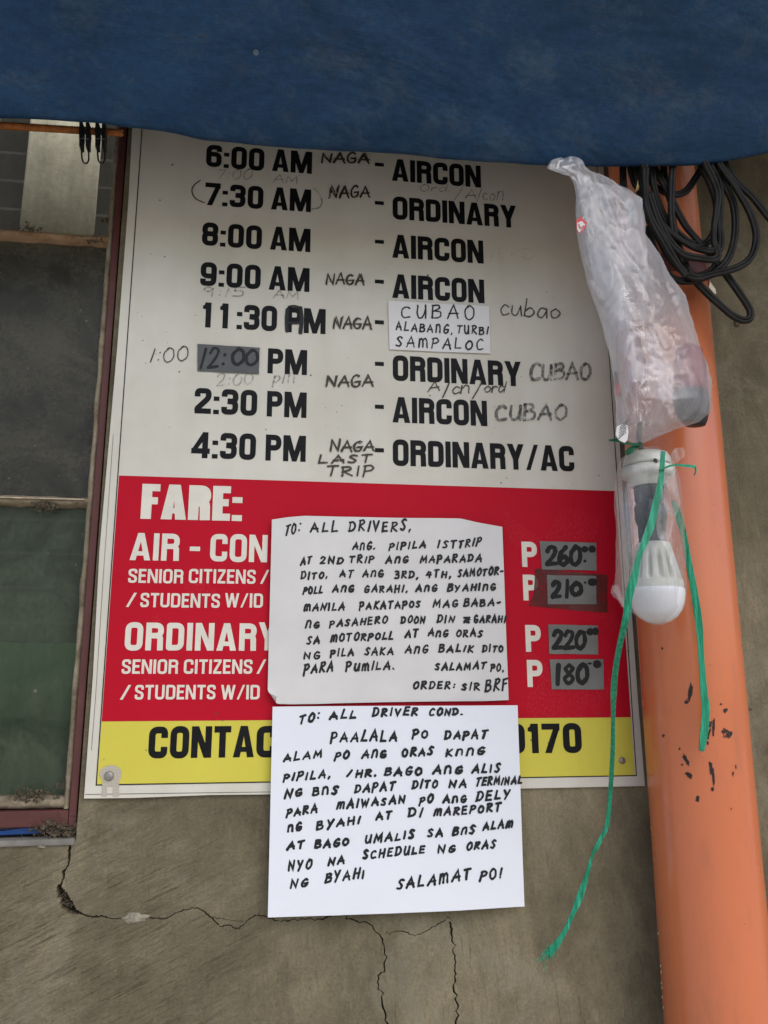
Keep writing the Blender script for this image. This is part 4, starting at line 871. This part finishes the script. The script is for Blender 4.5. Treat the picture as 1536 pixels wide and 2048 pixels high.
# rope and pegs
b = MB(); A_, B_ = P(-60, 247, -.06), P(245, 266, -.06); n = 240
for k in range(3):
    b.tube([A_.lerp(B_, i / n) + Vector((0, math.cos(i / n * 120 + k * 2.094), math.sin(i / n * 120 + k * 2.094))) * .0026 for i in range(n + 1)], .0020, 6)
tag(b.build('rope', ROPE, None, True), 'twisted orange rope tied in front of the window top', 'rope')
def peg(x, label):
    o = empty('clothes_peg', P(x, 258, -.062), label, 'peg', 'dark pegs on the orange rope'); zf = lambda a_, c_, d=-.066: P(x + a_, c_, d)
    for sx in (-9, 4):
        b = MB(); b.prism([zf(sx, 247), zf(sx + 6.5, 247), zf(sx + 7.5, 268), zf(sx + 6, 284), zf(sx + 6, 297), zf(sx - .5, 297), zf(sx - .5, 284), zf(sx - 1, 268)], -.070, -.058); pr = b.build('prong', PEG, o); bv = pr.modifiers.new('b', 'BEVEL'); bv.width = .0006; bv.segments = 2
    b = MB(); b.tube([Vector(v) for v in smooth_path([tuple(zf(-6, 294)), tuple(zf(-5.5, 312)), tuple(zf(-3, 323)), tuple(zf(3, 327)), tuple(zf(8, 321)), tuple(zf(8.5, 308)), tuple(zf(8, 294))], 5)], .0010, 8); b.build('loop', PEG, o, True)
    b = MB(); b.tube([zf(-1, 262, -.071), zf(0, 272, -.0725), zf(1, 283, -.071)], .0006, 6); b.tube([zf(-9, 278, -.071), zf(0, 276, -.0725), zf(10, 279, -.071)], .0005, 6); b.build('spring', PEGW, o, True)
peg(169, 'dark peg on the rope, farther from the sign'); peg(201, 'dark peg on the rope, nearer to the sign')

# ================================================================== cable coil
ZQ = Z1(1060, 280, 3.227)
strands = [
 ([(600, 60), (600, 170), (601, 250), (606, 320), (625, 420), (680, 540)], -.142), ([(640, 60), (650, 180), (668, 250), (690, 300), (720, 330)], -.146),
 ([(690, 40), (716, 180), (725, 300), (760, 430), (805, 545), (860, 630), (925, 705), (985, 795), (1045, 885), (1120, 965), (1200, 1042), (1300, 1128), (1375, 1162), (1418, 1150), (1418, 1095), (1350, 985), (1270, 875), (1180, 755), (1090, 655), (1005, 555), (935, 425), (868, 290), (805, 185), (780, 60)], -.150),
 ([(935, 40), (922, 175), (912, 350), (915, 500), (938, 640), (985, 765), (1020, 850), (1060, 900)], -.160),
 ([(720, 100), (750, 220), (795, 285), (865, 335), (940, 352), (1005, 330), (1060, 260), (1115, 165), (1140, 60)], -.139),
 ([(1100, 40), (1135, 160), (1185, 260), (1212, 350), (1205, 450), (1188, 560), (1188, 660), (1200, 702), (1150, 716), (1060, 692), (965, 640), (885, 580), (810, 500), (765, 400), (740, 250), (735, 60)], -.166),
 ([(1120, 40), (1165, 170), (1213, 260), (1228, 360), (1225, 470), (1226, 570), (1232, 660), (1220, 705), (1170, 722)], -.158),
 ([(1150, 40), (1200, 160), (1262, 300), (1308, 400), (1325, 520), (1315, 655), (1275, 770), (1200, 850), (1100, 895), (1000, 912), (905, 880), (840, 800), (800, 700), (745, 560)], -.154),
 ([(1170, 40), (1225, 160), (1335, 320), (1420, 470), (1460, 610), (1440, 730), (1380, 800), (1280, 842), (1150, 872), (1070, 888), (990, 860)], -.162),
 ([(1200, 40), (1262, 160), (1340, 275), (1440, 372), (1536, 495), (1640, 620), (1700, 800)], -.150),
 ([(770, 340), (830, 520), (900, 650), (990, 738), (1095, 762), (1180, 772), (1212, 745), (1205, 710)], -.171),
 ([(1085, 30), (1110, 170), (1165, 290), (1200, 420), (1196, 560), (1150, 655), (1060, 672), (960, 610), (870, 500), (815, 360), (790, 230), (770, 60)], -.152),
 ([(665, 60), (690, 220), (712, 360), (760, 500), (835, 640), (900, 760), (985, 850), (1070, 880), (1160, 850), (1205, 790), (1190, 730)], -.148),
 ([(870, 40), (862, 180), (880, 300), (915, 420), (930, 560), (960, 690), (1005, 790)], -.147),
 ([(745, 180), (742, 300), (752, 420), (790, 530), (842, 620), (900, 720), (960, 815), (1010, 880)], -.175)]
b = MB()
for k, (pts, y) in enumerate(strands):
    q = smooth_path([tuple(P(*ZQ(*p), y + .006 * noise.noise((i * .7, k, 1)))) for i, p in enumerate(pts)], 8); q = [Vector(v) for v in q]
    for off in (-1, 1):                                # two cores side by side
        qq = []
        for i, p in enumerate(q):
            t = (q[min(i + 1, len(q) - 1)] - q[max(i - 1, 0)]).normalized(); sd_ = t.cross(Vector((0, 1, 0))).normalized(); tw = .9 * noise.noise((i * .06, k * 3.1, 2))
            qq.append(p + (sd_ * math.cos(tw) + Vector((0, 1, 0)) * math.sin(tw)) * off * .0019)
        b.tube(qq, .0026, 8)
tag(b.build('cable_coil', CABLE, None, True), 'loose coil of black flat cable hanging over the pipe top', 'cable')
b = MB()
for k in range(5): b.tube([P(*ZQ(680 + k * 5, 335 - k * 3), -.168), P(*ZQ(690 + k * 3, 300), -.170), P(*ZQ(697, 262 + k * 5), -.168)], .0005, 5)
tag(b.build('straw_tie', simple('straw', (.42, .30, .13), .7), None, True), 'short straw coloured tie beside the black cable and bag', 'tie')

# ================================================================== plastic bag with a red and black thing inside
def film_tube(levels, yc, depth, seed, nu=72, nv=130, amp=(.004, .002), stretch=1.0, flat_top=0):
    vs = []; fs = []; y0_, y1_ = levels[0][0], levels[-1][0]
    for j in range(nv + 1):
        py = lerp(y0_, y1_, j / nv); xl, xr = table(levels, py); wid = xr - xl
        if isinstance(yc, list): ycc, dd = table(yc, py)
        else: ycc, dd = yc, depth
        for i in range(nu):
            t = 2 * math.pi * i / nu; cx = math.cos(t); sy = math.sin(t)
            px = (xl + xr) / 2 + wid / 2 * math.copysign(abs(cx) ** .8, cx)
            base = P(px, py, ycc - dd * sy)
            n1_ = noise.noise((base.x * 32, sy * 1.5 + seed, base.z * 9 * stretch)); n2_ = 1 - 2 * abs(noise.noise((base.x * 55 + base.z * 14, sy + seed * 2, base.z * 26 * stretch)))
            q_ = Vector((base.x * 30 + base.z * 7, sy * 1.1 + seed, base.z * 9 * stretch)); vd = noise.voronoi(q_)[0]; n2_ = n2_ * .35 + (1.0 - 2.1 * vd[0]) * .9 + (vd[1] - vd[0]) * .4
            n3_ = 1 - 2 * abs(noise.noise((base.x * 110 - base.z * 40, sy + seed * 3, base.z * 60 * stretch)))
            e = abs(sy); off = (n1_ * amp[0] + n2_ * amp[1] + n3_ * amp[1] * .45) * (.35 + .65 * e)
            vs.append(base + Vector((noise.noise((base.z * 60, t * 2, seed)) * .0016, -off if sy > 0 else off, 0)))
    for j in range(nv):
        for i in range(nu): fs.append((j * nu + i, j * nu + (i + 1) % nu, (j + 1) * nu + (i + 1) % nu, (j + 1) * nu + i))
    return vs, fs
bag = empty('plastic_bag', P(1290, 880, -.185), 'cloudy crumpled plastic bag hanging from the tarp edge over the pipe', 'bag')
lv = [(318, 1118, 1150), (322, 1100, 1166), (335, 1096, 1172), (345, 1122, 1184), (352, 1140, 1200), (372, 1151, 1236), (392, 1152, 1276), (398, 1152, 1284), (430, 1153, 1287), (470, 1155, 1291), (505, 1162, 1314), (550, 1172, 1340), (590, 1185, 1372), (630, 1198, 1380), (680, 1213, 1397), (720, 1222, 1412), (760, 1228, 1423), (800, 1231, 1422), (828, 1232, 1419), (845, 1233, 1398), (858, 1235, 1352), (872, 1240, 1318), (882, 1258, 1296), (887, 1270, 1284)]
yc = [(318, -.176, .004), (350, -.178, .006), (400, -.176, .012), (500, -.184, .020), (600, -.186, .030), (720, -.190, .042), (800, -.190, .044), (850, -.186, .034), (887, -.180, .006)]
v_, f_ = film_tube(lv, yc, 0, 3.7, 130, 210, amp=(.0060, .0030))
recalc(link('bag_film', v_, f_, BAG, bag, True))
# folded-over flap of the same film
flap = [(1155, 352), (1200, 350), (1240, 372), (1273, 389), (1287, 397), (1289, 470), (1290, 560), (1262, 600), (1240, 680), (1226, 760), (1200, 690), (1178, 560), (1160, 450)]
vs = []; fs = []; nu, nv = 26, 70
for j in range(nv + 1):
    py = lerp(372, 640, j / nv); xl, xr = table([(372, 1158, 1236), (396, 1160, 1286), (470, 1166, 1290), (560, 1186, 1292), (640, 1220, 1290)], py)
    for i in range(nu + 1):
        p = P(lerp(xl, xr, i / nu), py, -.203 - .010 * math.sin(i / nu * 3.1) * (1 - .3 * j / nv)); n_ = 1 - 2 * abs(noise.noise((p.x * 60 + p.z * 20, 3.3, p.z * 24)))
        p.y -= n_ * .004 + noise.noise((p.x * 30, 8, p.z * 14)) * .006; vs.append(p)
for j in range(nv):
    for i in range(nu): fs.append((j * (nu + 1) + i, j * (nu + 1) + i + 1, (j + 1) * (nu + 1) + i + 1, (j + 1) * (nu + 1) + i))
recalc(link('bag_flap', vs, fs, BAG, bag, True))
# prints on the bag film
p = Pen(-.2185); zf = ZQ
q = [(298, 520), (328, 492), (340, 510), (368, 530), (362, 560), (340, 585), (318, 605), (300, 580)]; b = MB(); b.prism([P(*ZQ(*c), -.214) for c in q], -.214, -.2136); b.build('red_print', simple('red_print', (.55, .02, .035), .4), bag)
q = [(304, 535), (335, 522), (356, 545), (338, 575), (318, 597), (304, 575)]; b = MB(); b.prism([P(*ZQ(*c), -.2146) for c in q], -.2146, -.2142); b.build('white_print', LABEL_W, bag)
pp = Pen(-.2152); pp.ribbon([(P(*ZQ(x, y), -.215).x, P(*ZQ(x, y), -.215).z) for x, y in [(315, 545), (322, 565), (330, 572), (345, 555)]], .0012, cap=True); pp.build('letter_print', simple('red_print_line', (.45, .02, .03), .4), bag)
Z5 = Z1(1060, 600, 3.227); q = [(560, 815), (600, 800), (628, 808), (636, 850), (628, 905), (612, 922), (575, 905), (553, 870)]; b = MB(); b.prism([P(*Z5(*c), -.221) for c in q], -.221, -.2206); b.build('white_print', LABEL_W, bag)
pp = Pen(-.2215); rp = random.Random(5)
for k in range(5):
    for j in range(5):
        x, y = 572 + j * 10 + k * 2, 895 - k * 18 - j * 9; a0 = P(*Z5(x + rp.uniform(-2, 2), y), -.2213); a1 = P(*Z5(x + 6, y - rp.uniform(4, 9)), -.2213); pp.ribbon([(a0.x, a0.z), (a1.x, a1.z)], .0010)
pp.build('small_print', INK, bag)
# what it holds
cont = empty('plastic_case', P(1385, 850, -.19), 'rounded black and dark red plastic case inside the cloudy bag', 'case')
zf = lambda x, y: P(x, y, -.186)
cc = P(1372, 800, -.186); k_ = .00048
def ell(name, prof, m):
    b = MB(); vs = []; fs = []; seg = 36
    for (px, py, hw) in prof:
        c0 = P(px, py, -.186)
        for k in range(seg): t = 2 * math.pi * k / seg; vs.append((c0.x + hw * k_ * math.cos(t), c0.y + min(hw * k_ * .75, .022) * math.sin(t), c0.z))
    for i in range(len(prof) - 1):
        for k in range(seg): fs.append((i * seg + k, i * seg + (k + 1) % seg, (i + 1) * seg + (k + 1) % seg, (i + 1) * seg + k))
    fs += [tuple(range(seg)), tuple((len(prof) - 1) * seg + k for k in range(seg))]; b.add(vs, fs); return b.build(name, m, cont, True)
ell('red_body', [(1376, 690, 14), (1378, 700, 30), (1380, 730, 36), (1381, 770, 38), (1382, 784, 38)], REDP)
ell('black_base', [(1381, 784, 40), (1382, 800, 41), (1384, 825, 38), (1388, 842, 30), (1391, 851, 22), (1393, 853, 8)], LAMP_K)
b = MB(); b.tube([P(1231, 744, -.196), P(1234, 768, -.196), P(1240, 792, -.196)], .0020, 10); b.build('rod', LAMP_K, cont, True)
b = MB(); b.tube([P(1235, 770, -.196), P(1236, 780, -.1965), P(1236, 790, -.1965)], .0026, 10); b.build('red_ring', STICK_R, cont, True)

# ================================================================== hanging lamp in clear wrap
LX, LY = P(1303, 1050, -.178).x, -.178
ks = (-CY + LY) / F * 1.02
def zl(py): return P(1303, py, LY).z
lamp = empty('hanging_lamp', (LX, LY, zl(900)), 'white LED bulb in a black and white socket hanging before the pipe', 'lamp')
def lpart(name, prof, m, parent=lamp, seg=48): b = MB(); b.lathe(LX, LY, [(r * ks, zl(y)) for r, y in prof], seg); return b.build(name, m, parent, True)
b = MB(); ctop = P(1280, 845, -.178); pts = [Vector(v) for v in smooth_path([tuple(ctop), tuple(P(1278, 880, -.179)), (LX - .004, LY, zl(905)), (LX, LY, zl(922))], 6)]
b.tube(pts, [.0026 + .0005 * (i % 2) for i in range(len(pts))], 10); b.build('cord', GREY_CORD, lamp, True)
lpart('cap', [(12, 904), (30, 906), (44, 911), (48, 918), (50, 930), (50, 934)], LAMP_W)
lpart('cap_ring', [(50, 936), (55, 938), (56, 950), (54, 954), (48, 957), (40, 960), (38, 972), (32, 974)], LAMP_W)
b = MB(); cz = zl(936); b.lathe(LX - 7 * ks, LY - 51.5 * ks, [(4.5 * ks, cz - .0022), (5 * ks, cz), (3.2 * ks, cz + .0026)], 16); b.build('cap_catch', LAMP_K, lamp, True)
lpart('socket', [(30, 972), (31, 976), (31, 1000), (29, 1004), (30, 1010), (33, 1014), (33, 1040), (30, 1046), (28, 1052), (28, 1080), (27, 1088)], LAMP_K)
hp = [(27, 1085), (33, 1087), (36, 1094)] + [(lerp(37, 52.5, i / 16), lerp(1098, 1160, i / 16)) for i in range(17)] + [(54.5, 1164), (55, 1172), (55, 1177)]
b = MB(); vs = []; fs = []; sg = 112                       # cooling slots run round the housing
for (r0, y0_) in hp:
    gv = max(0., min(1., (y0_ - 1100) / 22)) * max(0., min(1., (1159 - y0_) / 5))
    for k in range(sg):
        t = 2 * math.pi * k / sg; rr_ = r0 * ks * (1 - .22 * gv * max(0., math.cos(14 * t)) ** .6); vs.append((LX + rr_ * math.cos(t), LY + rr_ * math.sin(t), zl(y0_)))
for i in range(len(hp) - 1):
    for k in range(sg): fs.append((i * sg + k, i * sg + (k + 1) % sg, (i + 1) * sg + (k + 1) % sg, (i + 1) * sg + k))
b.add(vs, fs); b.build('bulb_housing', LAMP_W, lamp, True)
lpart('bulb_dome', [(55, 1177), (56.5, 1180), (56.5, 1190), (54, 1205), (48, 1221), (38, 1234), (25, 1243), (12, 1247), (2, 1248)], DOME, lamp)
wrap = empty('plastic_wrap', P(1303, 905, -.215), 'clear crinkled plastic film wrapped round the white bulb', 'wrap')
lv = [(893, 1268, 1312), (905, 1262, 1330), (915, 1245, 1342), (930, 1236, 1350), (960, 1231, 1360), (1000, 1229, 1364), (1050, 1231, 1369), (1100, 1232, 1370), (1150, 1229, 1372), (1180, 1226, 1373), (1200, 1238, 1372), (1215, 1252, 1368), (1232, 1275, 1352), (1245, 1295, 1335), (1250, 1306, 1322)]
v_, f_ = film_tube(lv, [(893, -.178, .010), (930, -.178, .032), (1180, -.178, .036), (1225, -.178, .028), (1250, -.178, .006)], 0, 9.2, amp=(.0022, .0016), stretch=.22)
recalc(link('wrap_film', v_, f_, WRAP, wrap, True))
def loose(name, levels, y, seed, amp, parent, m, nu=18, nv=40):
    vs = []; fs = []
    for j in range(nv + 1):
        py = lerp(levels[0][0], levels[-1][0], j / nv); xl, xr = table(levels, py)
        for i in range(nu + 1):
            p = P(lerp(xl, xr, i / nu), py, y); p.y += (1 - 2 * abs(noise.noise((p.x * 90, seed, p.z * 30)))) * amp + noise.noise((p.x * 40, seed + 2, p.z * 18)) * amp; vs.append(p)
    for j in range(nv):
        for i in range(nu): fs.append((j * (nu + 1) + i, j * (nu + 1) + i + 1, (j + 1) * (nu + 1) + i + 1, (j + 1) * (nu + 1) + i))
    return recalc(link(name, vs, fs, m, parent, True))
loose('wrap_knot', [(895, 1352, 1366), (902, 1344, 1372), (912, 1340, 1370), (920, 1338, 1362), (927, 1345, 1352)], -.205, 1.1, .003, wrap, WRAP2)
loose('wrap_pleat', [(925, 1336, 1345), (960, 1335, 1352), (990, 1322, 1360), (1005, 1318, 1364), (1040, 1312, 1350), (1070, 1318, 1345), (1100, 1335, 1352), (1150, 1350, 1366)], -.216, 2.7, .004, wrap, WRAP2)

loose('wrap_edge', [(1170, 1226, 1240), (1185, 1222, 1245), (1200, 1236, 1250), (1215, 1244, 1256)], -.19, 4.7, .003, wrap, WRAP2)

# ================================================================== green raffia strings
def raffia(b, pts, ws, ys, seed, folds=6):
    q = smooth_path([(x, y, w_, d) for (x, y), w_, d in zip(pts, ws, ys)], 8); n = len(q); k = 2 * folds + 1; vs = []; fs = []
    C3 = [P(x, y, d) for x, y, w_, d in q]
    for i in range(n):
        t = (C3[min(i + 1, n - 1)] - C3[max(i - 1, 0)]).normalized(); sd_ = t.cross(Vector((0, 1, 0))).normalized(); w_ = q[i][2] * .00052; tw = .7 * noise.noise((i * .05, seed, 1)); fr = Vector((0, 1, 0)).cross(t).cross(t).normalized()
        for j in range(k):
            u = j / (k - 1) - .5; zig = (.5 if j % 2 else -.5) * .0022 + .0008 * noise.noise((j * 1.3, i * .08, seed)) + u * math.sin(tw) * w_ * .5
            vs.append(C3[i] + sd_ * (u * w_ + .0005 * noise.noise((j * 2.2, i * .12, seed + 3))) + Vector((0, 1, 0)) * zig)
    for i in range(n - 1):
        for j in range(k - 1): fs.append((i * k + j, i * k + j + 1, (i + 1) * k + j + 1, (i + 1) * k + j))
    b.add(vs, fs)
def thicken(o, t=.0003):
    so = o.modifiers.new('s', 'SOLIDIFY'); so.thickness = t; return o
left = [(1326, 903), (1321, 960), (1311, 1010), (1301, 1050), (1290, 1080), (1278, 1112), (1269, 1150), (1258, 1190), (1253, 1230), (1243, 1270), (1232, 1330), (1227, 1380), (1226, 1440), (1225, 1500), (1222, 1560), (1218, 1610), (1213, 1650), (1205, 1670), (1192, 1695), (1184, 1712), (1175, 1745), (1160, 1790), (1145, 1828), (1128, 1865), (1110, 1892), (1096, 1912)]
lw_ = [9, 11, 14, 16, 14, 10, 14, 15, 15, 12, 12, 14, 9, 10, 9, 9, 8, 9, 9, 5, 10, 15, 10, 11, 15, 12]
ly = [-.222] * 7 + [-.219, -.212, -.20, -.17, -.14, -.11, -.085, -.065, -.05, -.045, -.042, -.04, -.037, -.034, -.03, -.028, -.026, -.024, -.022]
b = MB(); raffia(b, left, lw_, ly, 1.); b.v = b.v
gl = thicken(b.build('raffia_string', RAFFIA, None, True, False)); tag(gl, 'long green raffia string trailing down past the sign to a frayed end', 'string')
b = MB(); rr = random.Random(3)
for k in range(16):
    x, y = 1102 + rr.uniform(-7, 10), 1895 + rr.uniform(-8, 14); d = rr.uniform(14, 34); an = rr.uniform(1.75, 2.7)
    b.tube([P(x, y, -.023), P(x + math.cos(an) * d * .5, y + math.sin(an) * d * .45, -.022), P(x + math.cos(an) * d, y + math.sin(an) * d * rr.uniform(.7, 1.2), -.02)], .00032, 4)
b.build('frayed_end', RAFFIA, gl)
b = MB(); raffia(b, [(1318, 940), (1345, 931), (1372, 932), (1390, 934)], [3, 4, 6, 8], [-.224, -.222, -.215, -.21], 7., 2); raffia(b, [(1390, 934), (1391, 942), (1389, 950)], [4, 2, 1], [-.21, -.209, -.208], 8., 2); thicken(b.build('tied_tail', RAFFIA, gl, True, False))
b = MB(); right = [(1344, 1002), (1352, 1018), (1362, 1050), (1371, 1090), (1378, 1130), (1387, 1180), (1395, 1230), (1400, 1280), (1403, 1330), (1408, 1390), (1411, 1420), (1408, 1460), (1402, 1502)]
raffia(b, right, [6, 12, 14, 15, 15, 16, 15, 13, 13, 17, 17, 16, 11], [-.17, -.166, -.160, -.152, -.148, -.145, -.143, -.141, -.140, -.139, -.138, -.138, -.138], 4.)
tag(thicken(b.build('raffia_string', RAFFIA, None, True, False)), 'shorter green raffia string hanging against the orange pipe', 'string')
b = MB(); raffia(b, [(1218, 881), (1235, 881), (1258, 888), (1282, 890)], [4, 7, 6, 5], [-.21, -.21, -.208, -.2], 11., 2); raffia(b, [(1252, 908), (1262, 900), (1276, 890), (1280, 884)], [10, 13, 8, 4], [-.196, -.2, -.2, -.2], 13., 2)
tag(thicken(b.build('raffia_tie', RAFFIA_D, None, True, False)), 'dark green raffia knot tied under the cloudy bag', 'tie')
